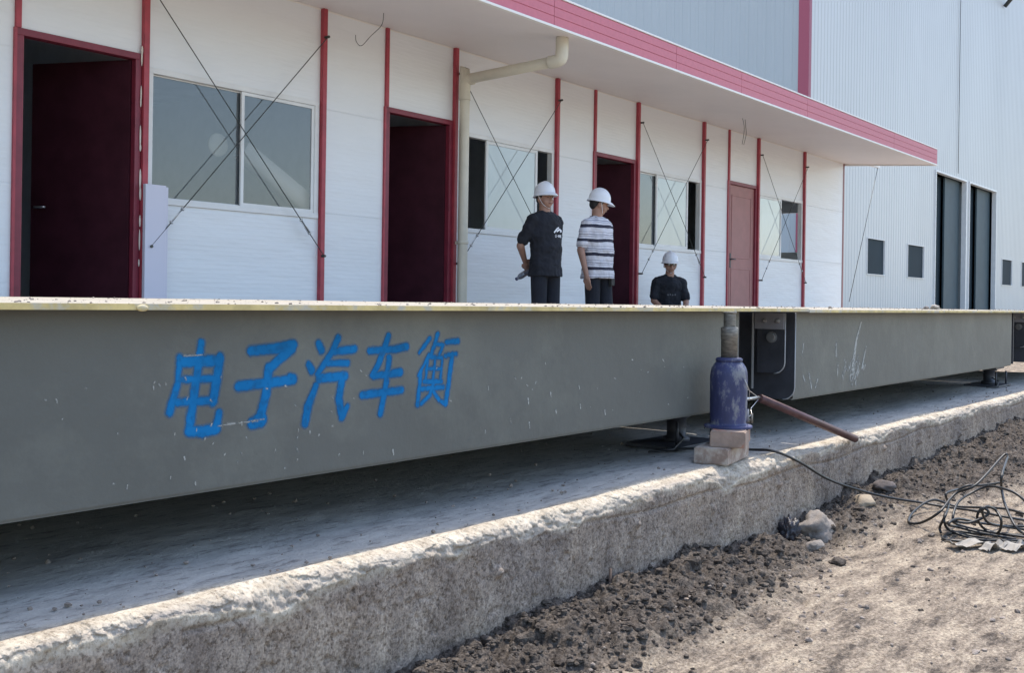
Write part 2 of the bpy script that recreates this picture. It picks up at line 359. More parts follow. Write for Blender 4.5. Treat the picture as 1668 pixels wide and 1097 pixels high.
# ------------------------------------------------------------------ concrete foundation with broken edge
def conc_mat():
    m = bpy.data.materials.new('foundation concrete'); m.use_nodes = True; t = m.node_tree; p = t.nodes['Principled BSDF']; p.inputs['Roughness'].default_value = .93; p.inputs['Specular IOR Level'].default_value = .2
    tc = t.nodes.new('ShaderNodeTexCoord'); at = t.nodes.new('ShaderNodeAttribute'); at.attribute_name = 'top'
    def noise(s, d, st=(1, 1, 1), r=.65):
        mp = t.nodes.new('ShaderNodeMapping'); mp.inputs['Scale'].default_value = st; t.links.new(tc.outputs['Object'], mp.inputs[0])
        n = t.nodes.new('ShaderNodeTexNoise'); n.inputs['Scale'].default_value = s; n.inputs['Detail'].default_value = d; n.inputs['Roughness'].default_value = r; t.links.new(mp.outputs[0], n.inputs['Vector']); return n.outputs[0]
    def ramp(f, a, b, ca, cb):
        r = t.nodes.new('ShaderNodeValToRGB'); e = r.color_ramp.elements; e[0].position = a; e[1].position = b; e[0].color = (*ca, 1); e[1].color = (*cb, 1); t.links.new(f, r.inputs[0]); return r.outputs[0]
    def mix(f, a, b, mode='MIX'):
        x = t.nodes.new('ShaderNodeMix'); x.data_type = 'RGBA'; x.blend_type = mode
        if isinstance(f, float): x.inputs[0].default_value = f
        else: t.links.new(f, x.inputs[0])
        t.links.new(a, x.inputs[6]); t.links.new(b, x.inputs[7]); return x.outputs[2]
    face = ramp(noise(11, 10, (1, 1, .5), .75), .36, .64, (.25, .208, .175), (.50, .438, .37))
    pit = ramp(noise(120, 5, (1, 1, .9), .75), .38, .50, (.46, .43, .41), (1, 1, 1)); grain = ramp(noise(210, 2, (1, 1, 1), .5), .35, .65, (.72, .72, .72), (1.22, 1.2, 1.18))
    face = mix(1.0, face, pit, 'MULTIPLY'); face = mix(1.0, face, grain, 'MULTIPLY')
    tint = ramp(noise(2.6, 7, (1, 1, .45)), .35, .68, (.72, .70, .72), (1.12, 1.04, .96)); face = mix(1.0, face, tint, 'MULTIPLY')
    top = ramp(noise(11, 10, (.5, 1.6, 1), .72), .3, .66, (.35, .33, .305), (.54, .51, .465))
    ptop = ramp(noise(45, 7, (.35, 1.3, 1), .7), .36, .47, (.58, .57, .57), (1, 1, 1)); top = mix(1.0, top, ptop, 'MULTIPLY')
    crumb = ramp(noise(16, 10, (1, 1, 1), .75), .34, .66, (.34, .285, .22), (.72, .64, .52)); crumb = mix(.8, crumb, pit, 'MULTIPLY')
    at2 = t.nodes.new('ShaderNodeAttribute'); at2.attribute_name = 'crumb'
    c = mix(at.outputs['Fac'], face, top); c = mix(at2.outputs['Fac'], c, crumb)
    t.links.new(c, p.inputs['Base Color'])
    b = t.nodes.new('ShaderNodeBump'); b.inputs['Distance'].default_value = .005; t.links.new(noise(70, 6, (1, 1, .6)), b.inputs['Height']); t.links.new(b.outputs[0], p.inputs['Normal'])
    return m
M['conc'] = conc_mat()
xc = np.concatenate([np.linspace(-3, .35, 12), .4+.4*(np.exp(np.linspace(0, math.log(26), 2100))-1)*.9])
ytop = np.concatenate([np.linspace(5.3, 2.2, 14), np.linspace(2.15, 1.60, 46)])
nc = 24; nf = 95
prof = [(y, SLAB, 1, 0) for y in ytop]
for k in range(nc): prof.append((None, None, k/(nc-1), 1))
rows = len(ytop)+nc+nf
Xg = np.repeat(xc[None, :], rows, 0); Yg = np.zeros_like(Xg); Zg = np.zeros_like(Xg); tp = np.zeros_like(Xg); cr = np.zeros_like(Xg)
# spall size along the edge
sp = np.clip(.020 + .05*fbm(xc*2.2, xc*0+1.7, 4, 41) + .02*fbm(xc*14, xc*0+5, 4, 43) + .04*np.clip(fbm(xc*.9, xc*0+7, 3, 44), 0, 1), .007, .05)
for s0, wd, am in ((1.30, .09, .03), (2.05, .05, .012), (3.12, .07, .035), (4.45, .12, .02)): sp = sp + am*np.exp(-((xc-s0)/wd)**2)
sy = np.clip(sp*.8, .01, .05)
edge = .009*fbm(xc*5, xc*0+2, 4, 50)
def RR(x, dz): return .022*fbm(x*16, dz*34, 6, 77, .74) + .010*(clods(x*45, dz*55, 78)-.2)*(vnoise(x*9, dz*12, 81) > .45) + .013*np.round(3*fbm(x*11, dz*26, 3, 79))/3
for i in range(rows):
    if i < len(ytop):
        y = ytop[i]; Yg[i] = y; Zg[i] = SLAB + .012*fbm(xc*1.4, y*3+xc*0, 4, 60)*2*min(1, (5.4-y)) + .006*fbm(xc*14, y*20+xc*0, 3, 61)*(y < 2.2); tp[i] = 1; cr[i] = 1-float(sstep(0, 1, np.array([(y-1.60)/.03]))[()][0]) if y < 1.63 else 0
    elif i < len(ytop)+nc:
        k = (i-len(ytop)+1)/nc; ya = 1.597 + edge; yb = YC + .004
        bul = .5+.5*vnoise(xc*3, xc*0+5, 71)
        Yg[i] = ya + (yb-ya)*(1-(1-k)**(1+bul)); Zg[i] = SLAB+.004*fbm(xc*9, xc*0, 3, 62) - sp*k**(1.2+bul)
        rr = RR(xc, SLAB-Zg[i])*min(1, k*5)
        Yg[i] -= rr; Zg[i] += rr*.5*(1-k); tp[i] = .4; cr[i] = np.clip(1.25-k*1.0+.9*fbm(xc*12, k*2+xc*0, 3, 80), 0, 1)
    else:
        k = (i-len(ytop)-nc+1)/nf; zt = SLAB-sp; z = zt + (-.12-zt)*k
        Yg[i] = YC; Zg[i] = z
        dd = .004*fbm(xc*30, z*30, 3, 85) + .008*fbm(xc*3, z*3, 3, 86) - .004*(vnoise(xc*60, z*50, 87) > .80) - .003*(vnoise(xc*110, z*100, 88) > .80)
        dd = dd - .008*np.exp(-((z-(SLAB-.055+.012*np.sin(xc*1.3)+.006*np.sin(xc*9)))/.004)**2)*(fbm(xc*2, xc*0+3, 3, 95) > -.1)
        dep_ = SLAB-z; lim = .012+.02*vnoise(xc*4, xc*0, 96)+.05*np.clip(fbm(xc*3.1, xc*0+9, 3, 97), 0, 1)
        Yg[i] -= dd*min(1, k*10); Yg[i] -= RR(xc, dep_)*np.exp(-np.maximum(z*0+dep_-sp, 0)/lim)*.9; cr[i] = np.clip(.9-k*14+1.5*fbm(xc*9, z*12, 3, 90), 0, 1)*(k < .2)
for (px, py) in ((810, 932), (1036, 853), (1160, 830), (1268, 790), (1438, 730), (1496, 720), (1562, 708), (1020, 1010)):   # nubs of mortar on the face
    c = atY(px, py, YC); d2 = ((Xg-c.x)**2+(Zg-c.z)**2)/(.013**2); Yg -= .018*np.exp(-d2)
V = np.stack([Xg, Yg, Zg], -1).reshape(-1, 3)
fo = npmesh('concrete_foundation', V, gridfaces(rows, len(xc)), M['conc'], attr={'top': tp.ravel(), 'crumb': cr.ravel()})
setp(fo, 'long low concrete foundation with crumbling sunlit edge under the weighbridge', 'foundation')
pts = []; szs = []
for i in range(900):
    x = .5+random.random()**1.4*9; y = 1.60+random.random()**1.5*1.0; s = .001+.005*random.random()**4; pts.append((x, y, SLAB+.004)); szs.append(s)
o = blobs('slab_grit', pts, szs, M['pebble'], '', 8); setp(o, 'grit and crumbs scattered on the shaded slab under the beam', 'grit', kind='stuff')

# ------------------------------------------------------------------ weighbridge
YW = 1.73; YE = 1.66; DT = .785; ZB = .427
def stroke_cells(strokes, Yp, cell, m, parent, name, soft=.004, jit=.0014, seed=0):
    """Painted strokes on the plane Y=Yp: list of (pixel polyline, widths px). Returns a fine mesh carrying a soft 'paint' mask."""
    segs = []
    for pl, ws in strokes:
        P3 = [atY(px, py, Yp) for px, py in pl]
        for i in range(len(pl)-1):
            wa, wb = ws[i], ws[i+1]
            sc_ = (atY(pl[i][0], pl[i][1]+10, Yp)-P3[i]).length/10
            segs.append((P3[i].x, P3[i].z, P3[i+1].x, P3[i+1].z, wa*sc_/2, wb*sc_/2))
    xs_ = [s[0] for s in segs]+[s[2] for s in segs]; zs_ = [s[1] for s in segs]+[s[3] for s in segs]
    mx_ = max(max(s[4], s[5]) for s in segs)+.012
    gx = np.arange(min(xs_)-mx_, max(xs_)+mx_, cell); gz = np.arange(min(zs_)-mx_, max(zs_)+mx_, cell)
    A, B = np.meshgrid(gx, gz, indexing='ij'); best = np.full(A.shape, -1.0)
    A2 = A + jit*2*fbm(A*120, B*120, 3, seed); B2 = B + jit*2*fbm(A*120+9, B*120, 3, seed+3)
    for ax, az, bx_, bz, ra, rb in segs:
        L2 = max((bx_-ax)**2+(bz-az)**2, 1e-9); tt = np.clip(((A2-ax)*(bx_-ax)+(B2-az)*(bz-az))/L2, 0, 1)
        d = np.hypot(A2-(ax+tt*(bx_-ax)), B2-(az+tt*(bz-az))); best = np.maximum(best, (ra+(rb-ra)*tt)-d)
    mask = sstep(-soft, soft*.7, best)
    V = np.stack([A, np.full_like(A, Yp), B], -1).reshape(-1, 3); Fq = gridfaces(*A.shape)
    mk = mask.ravel(); Fq = Fq[mk[Fq].max(1) > .01]
    us = np.unique(Fq); rem = np.zeros(len(V), int); rem[us] = np.arange(len(us))
    return npmesh(name, V[us], rem[Fq], m, parent, attr={'paint': mk[us]})
def paint_mat(name, col, cov, ns=60, thin=.0):
    m = bpy.data.materials.new(name); m.use_nodes = True; t = m.node_tree; p = t.nodes['Principled BSDF']; p.inputs['Base Color'].default_value = (*col, 1); p.inputs['Roughness'].default_value = .8; p.inputs['Specular IOR Level'].default_value = .15
    at = t.nodes.new('ShaderNodeAttribute'); at.attribute_name = 'paint'; tc = t.nodes.new('ShaderNodeTexCoord')
    n = t.nodes.new('ShaderNodeTexNoise'); n.inputs['Scale'].default_value = ns; n.inputs['Detail'].default_value = 5; t.links.new(tc.outputs['Object'], n.inputs['Vector'])
    mr = t.nodes.new('ShaderNodeMapRange'); mr.inputs[1].default_value = .3; mr.inputs[2].default_value = .5; mr.inputs[3].default_value = cov; mr.inputs[4].default_value = 1; t.links.new(n.outputs[0], mr.inputs[0])
    mu = t.nodes.new('ShaderNodeMath'); mu.operation = 'MULTIPLY'; mu.use_clamp = True; t.links.new(at.outputs['Fac'], mu.inputs[0]); t.links.new(mr.outputs[0], mu.inputs[1])
    t.links.new(mu.outputs[0], p.inputs['Alpha'])
    r = t.nodes.new('ShaderNodeValToRGB'); e = r.color_ramp.elements; e[0].position = .35; e[1].position = .7; e[0].color = (*[c*.85 for c in col], 1); e[1].color = (*[min(1, c*1.15) for c in col], 1)
    n4 = t.nodes.new('ShaderNodeTexNoise'); n4.inputs['Scale'].default_value = 12; t.links.new(tc.outputs['Object'], n4.inputs['Vector']); t.links.new(n4.outputs[0], r.inputs[0]); t.links.new(r.outputs[0], p.inputs['Base Color'])
    return m
M['blue_paint'] = paint_mat('blue stencil paint', (.008, .17, .42), .72)
M['chalk'] = paint_mat('pale scuff', (.42, .42, .39), .0, 90)

def web_mesh(xa, xb, parent):
    n = max(2, int((xb-xa)/.05)); gx = np.linspace(xa, xb, n); gz = np.linspace(ZB, .773, 8)
    A, B = np.meshgrid(gx, gz, indexing='ij'); Yv = YW + A*0
    f = npmesh('side_web', np.stack([A, Yv, B], -1).reshape(-1, 3), gridfaces(*A.shape), M['web'], parent)
    
    return f
def section(label, xa, xb, wa, wb, dz=0):
    t = thing('weighbridge_section', label, 'weighbridge', ((xa+xb)/2, 0, 0), 0, 'steel weighbridge sections end to end')
    off = -(xa+xb)/2
    def P(o): o.location.x = off; return o
    n = int((xb-xa)/.03); gx = np.linspace(xa, xb, n)
    # deck plate: slightly dusty, uneven top
    P(MB().box(xa, xb, YE+.004, 5.0, DT-.010+dz, DT+dz).build('deck_plate', M['deck'], t))
    P(MB().box(xa, xb, YE, YE+.004, DT-.0105+dz, DT+.0004+dz).build('painted_edge', M['edge'], t))
    P(web_mesh(wa, wb, t))
    P(MB().box(wa, wb, YW+.004, YW+.16, ZB-.006, ZB).build('bottom_flange', M['web'], t))
    P(MB().box(wa, wb, YW+.26, YW+.268, ZB, DT-.010+dz).build('inner_web', M['web_dark'], t))
    for yy in (2.6, 3.7, 4.8): P(MB().box(wa, wb, yy, yy+.1, ZB+.05, DT-.010+dz).build('girder', M['web_dark'], t))
    return t, P
S1, P1 = section('grey steel weighbridge section with blue lettering left of the jack', -2.0, 4.02, -2.0, 3.55)
S2, P2 = section('grey steel weighbridge section with pale cement splashes right of the jack', 4.03, 8.09, 4.04, 7.56, -.004)
S3, P3_ = section('far steel weighbridge section at the right edge of the picture', 8.10, 13.0, 8.11, 13.0, -.010)
# joint ironwork: end plate of each following section, seen inside the gap
def joint(xe, S, P, Sp, Pp):
    def rounded(y0, y1, z0, z1, r):    # plate in the Y-Z plane with its near bottom corner rounded (near = small y)
        pts = [(y1, z1), (y1, z0)]
        for k in range(7): a = -math.pi/2 - k*math.pi/12; pts.append((y0+r+r*math.cos(a), z0+r+r*math.sin(a)))
        pts.append((y0, z1)); return pts
    P(MB().prism(rounded(YW-.012, 1.96, ZB-.005, DT-.016, .05), xe-.012, xe).build('end_plate', M['web_dark'], S, bevel=.0015))
    P(MB().prism([(y, z) for y, z in rounded(YW+.012, 1.86, ZB+.10, DT-.018, .045)], xe-.055, xe-.045).build('hanger_plate', M['web_dark'], S, bevel=.0012))
    P(MB().box(xe-.063, xe-.0555, YW+.014, 1.868, DT-.083, DT-.018).build('bracket', M['bracket'], S, bevel=.001))
    for yy in (YW+.038, YW+.094):
        b = MB(); mxr = Matrix.Translation((xe-.063, yy, DT-.05)) @ Matrix.Rotation(-math.pi/2, 4, 'Y')
        q = MB().lathe([(.009, 0), (.009, .003), (.0075, .003), (.0075, .012), (.004, .012), (.004, .022)], n=8, smooth=False); b.add([mxr @ Vector(v) for v in q.v], q.f)
        P(b.build('bolt', M['bolt'], S))
    b = MB(); mxr = Matrix.Translation((xe-.056, YW+.066, DT-.115)) @ Matrix.Rotation(-math.pi/2, 4, 'Y')
    q = MB().lathe([(.022, 0), (.022, .006), (.016, .006), (.016, .016)], n=16); b.add([mxr @ Vector(v) for v in q.v], q.f); P(b.build('hinge_pin', M['zinc'], S))
    Pp(MB().box(xe-.49, xe-.478, YW+.003, 1.99, ZB+.002, DT-.011).build('end_plate', M['web_dark'], Sp))
    Pp(MB().box(xe-.478, xe-.013, 2.06, 2.07, ZB+.01, DT-.012).build('joint_web', M['web_dark'], Sp))
    P(MB().box(xe-.066, xe-.058, 1.872, 1.878, ZB+.035, DT-.018).build('stiffener', M['edge_highlight'], S))
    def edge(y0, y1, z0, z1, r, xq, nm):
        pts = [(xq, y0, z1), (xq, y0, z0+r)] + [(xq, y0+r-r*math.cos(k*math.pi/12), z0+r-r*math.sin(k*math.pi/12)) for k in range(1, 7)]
        P(MB().tube(pts, .0028, 5).build(nm, M['edge_highlight'], S))
    edge(YW-.0125, 1.96, ZB-.005, DT-.016, .05, xe-.012, 'edge_glint'); edge(YW+.0115, 1.86, ZB+.10, DT-.018, .045, xe-.055, 'edge_glint')  # thin pale tubes paint the light caught by the plate edges
joint(4.04, S2, P2, S1, P1)
joint(8.11, S3, P3_, S2, P2)
# blue lettering, five characters
YP = YW - .0006
chars = {
 'dian': [([(293, 583), (290, 625), (276, 672)], [9, 9, 12]), ([(300, 590), (350, 588)], [14, 15]), ([(358, 583), (352, 625), (347, 655)], [13, 14, 13]),
          ([(296, 619), (350, 617)], [9, 10]), ([(289, 656), (346, 653)], [10, 11]), ([(328, 559), (324, 592), (313, 665), (308, 703)], [10, 12, 13, 13]),
          ([(308, 703), (330, 704), (352, 699), (357, 672)], [13, 15, 14, 9])],
 'zi': [([(409, 572), (450, 568), (478, 562)], [13, 14, 14]), ([(474, 568), (452, 588), (437, 604)], [17, 13, 13]), ([(438, 600), (434, 640), (424, 680)], [14, 14, 15]), ([(424, 684), (411, 690)], [22, 16]),
        ([(389, 630), (440, 624), (478, 619)], [13, 13, 13]), ([(472, 614), (478, 617)], [10, 12])],
 'qi': [([(519, 560), (524, 571)], [10, 11]), ([(503, 594), (508, 604)], [9, 11]), ([(515, 628), (502, 662), (497, 690)], [9, 13, 12]),
        ([(551, 551), (541, 574), (517, 610)], [10, 10, 8]), ([(546, 573), (578, 569)], [10, 10]), ([(534, 592), (566, 592)], [8, 9]), ([(520, 617), (562, 613)], [12, 12]),
        ([(558, 613), (552, 650), (557, 679), (566, 662)], [12, 12, 12, 7])],
 'che': [([(602, 572), (645, 569), (662, 565)], [9, 10, 11]), ([(633, 548), (616, 595), (606, 612)], [10, 10, 8]), ([(609, 613), (652, 607)], [9, 11]), ([(634, 583), (629, 625), (620, 674)], [10, 10, 10]), ([(590, 644), (654, 636)], [10, 10])],
 'heng': [([(700, 552), (683, 575)], [8, 5]), ([(699, 578), (682, 612)], [6, 5]), ([(686, 604), (680, 660)], [7, 8]), ([(713, 545), (702, 580)], [8, 7]), ([(707, 560), (722, 563), (716, 578)], [6, 6, 5]),
          ([(697, 582), (720, 583)], [6, 6]), ([(697, 584), (693, 622)], [5, 5]), ([(721, 584), (717, 622)], [5, 5]), ([(709, 584), (705, 622)], [5, 5]), ([(696, 601), (718, 601)], [5, 5]), ([(691, 622), (719, 622)], [7, 7]),
          ([(687, 634), (722, 631)], [7, 7]), ([(706, 625), (700, 645), (686, 658)], [7, 7, 6]), ([(706, 638), (715, 652)], [6, 7]),
          ([(727, 558), (746, 556)], [7, 9]), ([(726, 580), (743, 577)], [7, 7]), ([(737, 578), (730, 630), (726, 658), (719, 655)], [9, 9, 9, 6])],
}
for k, (nm, st) in enumerate(chars.items()):
    wk = (1.2, 1.18, 1.2, 1.2, 1.08)[k]; st = [(pl, [w_*wk for w_ in ws]) for pl, ws in st]
    o = stroke_cells(st, YP, .0013, M['blue_paint'], S1, 'painted_character', soft=.006, seed=200+k*7); P1(o)
rs = random.Random(4); sp1 = []
for i in range(70):
    x = rs.choice([rs.uniform(10, 560), rs.uniform(300, 600), rs.uniform(700, 1130)]); top = 560-(x/30); bot = 835-.156*x
    y = rs.uniform(top+60, bot); l = rs.uniform(1, 5); sp1.append(([(x, y), (x+rs.uniform(-2, 3), y+rs.choice([l*.4, l, l*1.6]))], [rs.uniform(1.2, 2.6), 1.2]))
for x, y, l in ((250, 630, 5), (318, 785, 6), (300, 745, 5), (640, 733, 9), (860, 650, 8), (862, 688, 10), (897, 640, 7), (985, 668, 8), (945, 660, 6), (905, 668, 6)): sp1.append(([(x, y), (x+1, y+l)], [3, 2]))
for a in ((355, 695, 430, 683), (300, 580, 330, 579), (370, 690, 420, 687)): sp1.append(([(a[0], a[1]), (a[2], a[3])], [1.2, 1.2]))
stroke_cells(sp1, YP-.0004, .0016, M['chalk'], S1, 'paint_chips', soft=.0012, seed=300)
bpy.data.objects['paint_chips']['kind'] = 'stuff'; bpy.data.objects['paint_chips'].location.x = -(-2.0+4.02)/2
sp2 = [([(1403, 525), (1395, 555), (1389, 600)], [4, 7, 10]), ([(1411, 565), (1404, 600)], [3, 5]), ([(1362, 560), (1362, 580)], [4, 5]), ([(1318, 610), (1322, 633)], [4, 4]), ([(1308, 612), (1311, 622)], [2, 3]), ([(1332, 618), (1328, 632)], [3, 3]), ([(1365, 595), (1364, 612)], [3, 3]), ([(1309, 560), (1307, 575)], [2, 2])]
for i in range(46):
    u_ = rs.gauss(0, 1); x = 1392+u_*7; y = 612+rs.gauss(-4, 12)*1.0
    if y < 634-.14*(x-1390)-2: sp2.append(([(x, y), (x+rs.uniform(-2, 4), y-rs.uniform(3, 14))], [rs.uniform(1.5, 4), 1.5]))
P2(stroke_cells(sp2, YP-.0004, .003, M['chalk'], S2, 'cement_splash', soft=.004, seed=320)); bpy.data.objects['cement_splash']['kind'] = 'stuff'
# peeling lump on the yellow edge
p = atY(233, 505, YE-.003); P1(MB().ell((p.x, YE-.001, p.z+.003), (.012, .003, .006)).build('paint_drip', M['edge'], S1))
# debris on deck
pts = []; szs = []
for i in range(2200):
    x = -.5+random.random()**1.3*13; y = YE+.008+random.random()**1.4*2.8; s = .0007+.0042*random.random()**5
    pts.append((x, y, DT+s*.25)); szs.append(s)
o = blobs('deck_grit', pts, szs, M['pebble'], '', 9); setp(o, 'gravel crumbs and dust scattered along the sunlit weighbridge deck', 'grit', kind='stuff')
def lumpy(name, label, cat, c, rad, m, seed, par=None, group=None, amp=.25, freq=2.5, sub=4):
    bm = bmesh.new(); bmesh.ops.create_icosphere(bm, subdivisions=sub, radius=1); rs = np.random.RandomState(seed); pl = rs.randn(9, 3); pl /= np.linalg.norm(pl, axis=1)[:, None]
    from mathutils import noise as mn
    for v in bm.verts:
        n = np.array(v.co[:]); k = min([1.0] + [(.78+.15*math.sin(i*2.1+seed))/max(float(n @ q), .05) for i, q in enumerate(pl)])
        k *= 1 + amp*.35*mn.noise(Vector(n*freq)+Vector((seed, 0, 0))) + amp*.12*mn.noise(Vector(n*freq*4)+Vector((seed, 3, 0)))
        v.co = Vector(n*k*np.array(rad))
    me = bpy.data.meshes.new(name); bm.to_mesh(me); bm.free(); me.materials.append(m); me.polygons.foreach_set('use_smooth', [True]*len(me.polygons))
    o = bpy.data.objects.new(name, me); C.objects.link(o); o.location = c
    return setp(o, label, cat, group) if not par else o
cl = [(1352, 497, .010, 'smallest pale cement lump on the deck, just below the end of the office wall'), (1508, 497, .022, 'low cement lump on the deck left of the peaked lump'), (1524, 495, .040, 'largest peaked cement lump on the deck before the warehouse doors')]
for px, py, s, lb in cl:
    q = atZ(px, 503, DT-.0); d = Vector((q.x, q.y, 0)); yy = 2.6; q = atY(px, py, yy)
    lumpy('cement_lump', lb, 'cement lump', (q.x, yy, DT+s*.2), (s*1.7, s, s*.75), M['paper'] if s > .03 else M['rock'], int(px), group='dry cement lumps on the deck', amp=.6)

# ------------------------------------------------------------------ load cells under the joints
def loadcell(label, x, y):
    t = thing('load_cell', label, 'load cell', (x, y, SLAB), 0, 'load cells under the weighbridge joints')
    MB().box(-.16, .16, -.10, .12, .0, .014).build('base_plate', M['web_dark'], t, bevel=.002)
    MB().lathe([(.05, .014), (.05, .03), (.036, .035), (.036, .10), (.05, .105), (.05, .118)], n=20).build('sensor', M['web_dark'], t)
    MB().box(-.11, .11, -.07, .10, .118, .146).build('top_plate', M['web_dark'], t, bevel=.002)
    for sx in (-.13, .13): MB().tube([(sx, -.075, .014), (sx, -.075, .10)], .006, 6).build('bolt', M['web_dark'], t)
    MB().tube([(-.05, -.03, .06), (-.09, -.08, .04), (-.2, -.1, .012), (-.3, -.06, .01)], .004, 6).build('signal_cable', M['cable'], t)
    return t
loadcell('dark load cell with plates and bolts behind the blue jack', 3.50, 1.95)
loadcell('dark load cell with plates and bolts under the far joint at right', 7.62, 1.88)

# ------------------------------------------------------------------ bricks and jack
JX, JY = 3.288, 1.635
BT = []
def brick(label, px, py, z, rz, m, L=.24):
    """px, py: where the near bottom corner shows; long side along rz"""
    bm = bmesh.new(); bmesh.ops.create_cube(bm, size=1)
    for v in bm.verts: v.co = Vector(((v.co.x+.5)*L, (v.co.y+.5)*.115, v.co.z*.053))
    bmesh.ops.bevel(bm, geom=bm.edges[:], offset=.0035, segments=2, affect='EDGES')
    from mathutils import noise as mn
    for v in bm.verts: v.co += Vector((mn.noise(v.co*40), mn.noise(v.co*40+Vector((5, 0, 0))), mn.noise(v.co*40+Vector((9, 0, 0)))))*.0035
    me = bpy.data.meshes.new('brick'); bm.to_mesh(me); bm.free(); me.materials.append(m)
    o = bpy.data.objects.new('brick', me); C.objects.link(o); c = atZ(px, py, z); o.location = (c.x, c.y, z+.0275); o.rotation_euler = (0, 0, rz)
    return setp(o, label, 'brick', 'bricks stacked under the jack')
brick('chipped dusty brick lying flat on the slab, lower brick under the jack', 1185, 760, SLAB+.003, R(9), M['brick'])
brick('reddish brick directly under the base of the jack, upper of the two', 1214, 732, SLAB+.056, R(21), M['brick_b'], L=.20)
t = thing('hydraulic_jack', 'dusty blue bottle jack on two bricks holding up the weighbridge deck', 'jack', (JX, JY, SLAB+.108))
jb = MB().lathe([(.066, .010), (.060, .014), (.059, .02), (.062, .05), (.0625, .17), (.061, .188), (.057, .203), (.050, .214), (.044, .221), (.041, .226)], n=36).build('body', M['jack'], t)
MB().lathe([(.001, 0), (.078, .0), (.080, .003), (.080, .009), (.070, .0125), (.001, .0125)], n=32).build('base', M['jack'], t, bevel=.001)
MB().lathe([(.040, .222), (.045, .224), (.045, .232), (.040, .236), (.034, .237)], n=28).build('collar', M['jack'], t)
MB().lathe([(.0275, .234), (.0275, .30), (.029, .302), (.029, .336), (.0265, .339), (.020, .339)], n=24).build('ram', M['ram'], t)
pr = [(.0205, .337)]
z = .339
while z < .384: pr += [(.0215, z), (.0190, z+.002)]; z += .004
pr += [(.023, .384), (.023, .3915), (.001, .3915)]
MB().lathe(pr, n=20).build('screw', M['ram'], t)
# pump, socket and handle
hs = atY(1237, 648, 1.61) - Vector((JX, JY, SLAB+.110)); he = atY(1393, 717, 1.52) - Vector((JX, JY, SLAB+.110)); he.z += .006
MB().tube([(.055, -.01, .05), (.075, -.012, .05)], .012, 10).tube([(.066, -.03, .018), (.066, -.03, .06)], .013, 12).tube([(.092, -.02, .016), (.092, -.02, .038)], .006, 8).build('pump', M['jack'], t)
MB().tube([(.050, -.01, .018), (.075, -.035, .020), (.105, -.03, .018)], .007, 8).tube([(.085, -.045, .012), (.085, -.045, .045)], .005, 8).build('release_valve', M['ram'], t)
MB().tube([(.055, -.02, .098), (.075, -.03, .094), tuple(hs-Vector((.004, 0, -.002)))], [.006, .005, .006], 8).build('pump_lever', M['bolt'], t)
MB().tube([tuple(hs), tuple(he)], .0148, 14).build('handle', M['handle'], t)
arc = [(-.01, -.063, .165), (.03, -.062, .125), (.062, -.045, .09), (.085, -.03, .09), tuple(hs)]
MB().tube(arc, .0014, 5).build('wire_loop', M['bolt'], t)
arc = [(.05, -.03, .16), (.075, -.02, .135), tuple(hs), (.098, -.035, .06), (.085, -.045, .042), (.06, -.04, .03)]
MB().tube(arc, .0014, 5).build('wire_loop', M['bolt'], t)

# ------------------------------------------------------------------ cable: one long run plus a tangled coil
def smoothpath(pts, n=10):
    pts = [Vector(p) for p in pts]; out = []
    for i in range(len(pts)-1):
        p0 = pts[max(i-1, 0)]; p1 = pts[i]; p2 = pts[i+1]; p3 = pts[min(i+2, len(pts)-1)]
        for k in range(n):
            s = k/n; out.append(.5*((2*p1)+(-p0+p2)*s+(2*p0-5*p1+4*p2-p3)*s*s+(-p0+3*p1-3*p2+p3)*s**3))
    out.append(pts[-1]); return out
def gp(px, py, h=0.0, extra=.006):
    """point on (or h above) the soil seen at this pixel"""
    z = .0
    for _ in range(25): q = atZ(px, py, z+h); z = .5*z+.5*gz1(q.x, q.y)
    return Vector((q.x, q.y, z+h+extra))
cb = MB()
a0 = [Vector((JX+.02, JY+.25, SLAB+.012)), Vector((JX+.16, JY+.10, SLAB+.01)), atZ(1225, 733, SLAB+.01), atZ(1262, 736, SLAB+.012)]
run = a0 + [atY(1300, 752, YC-.012), atY(1345, 779, YC-.035)] + [gp(1385, 798, .05), gp(1440, 812, .02), gp(1500, 822, .01), gp(1540, 829, .01), gp(1590, 836, .02), gp(1640, 846, .02), gp(1700, 856)]
cb.tube(smoothpath(run), .0048, 7)
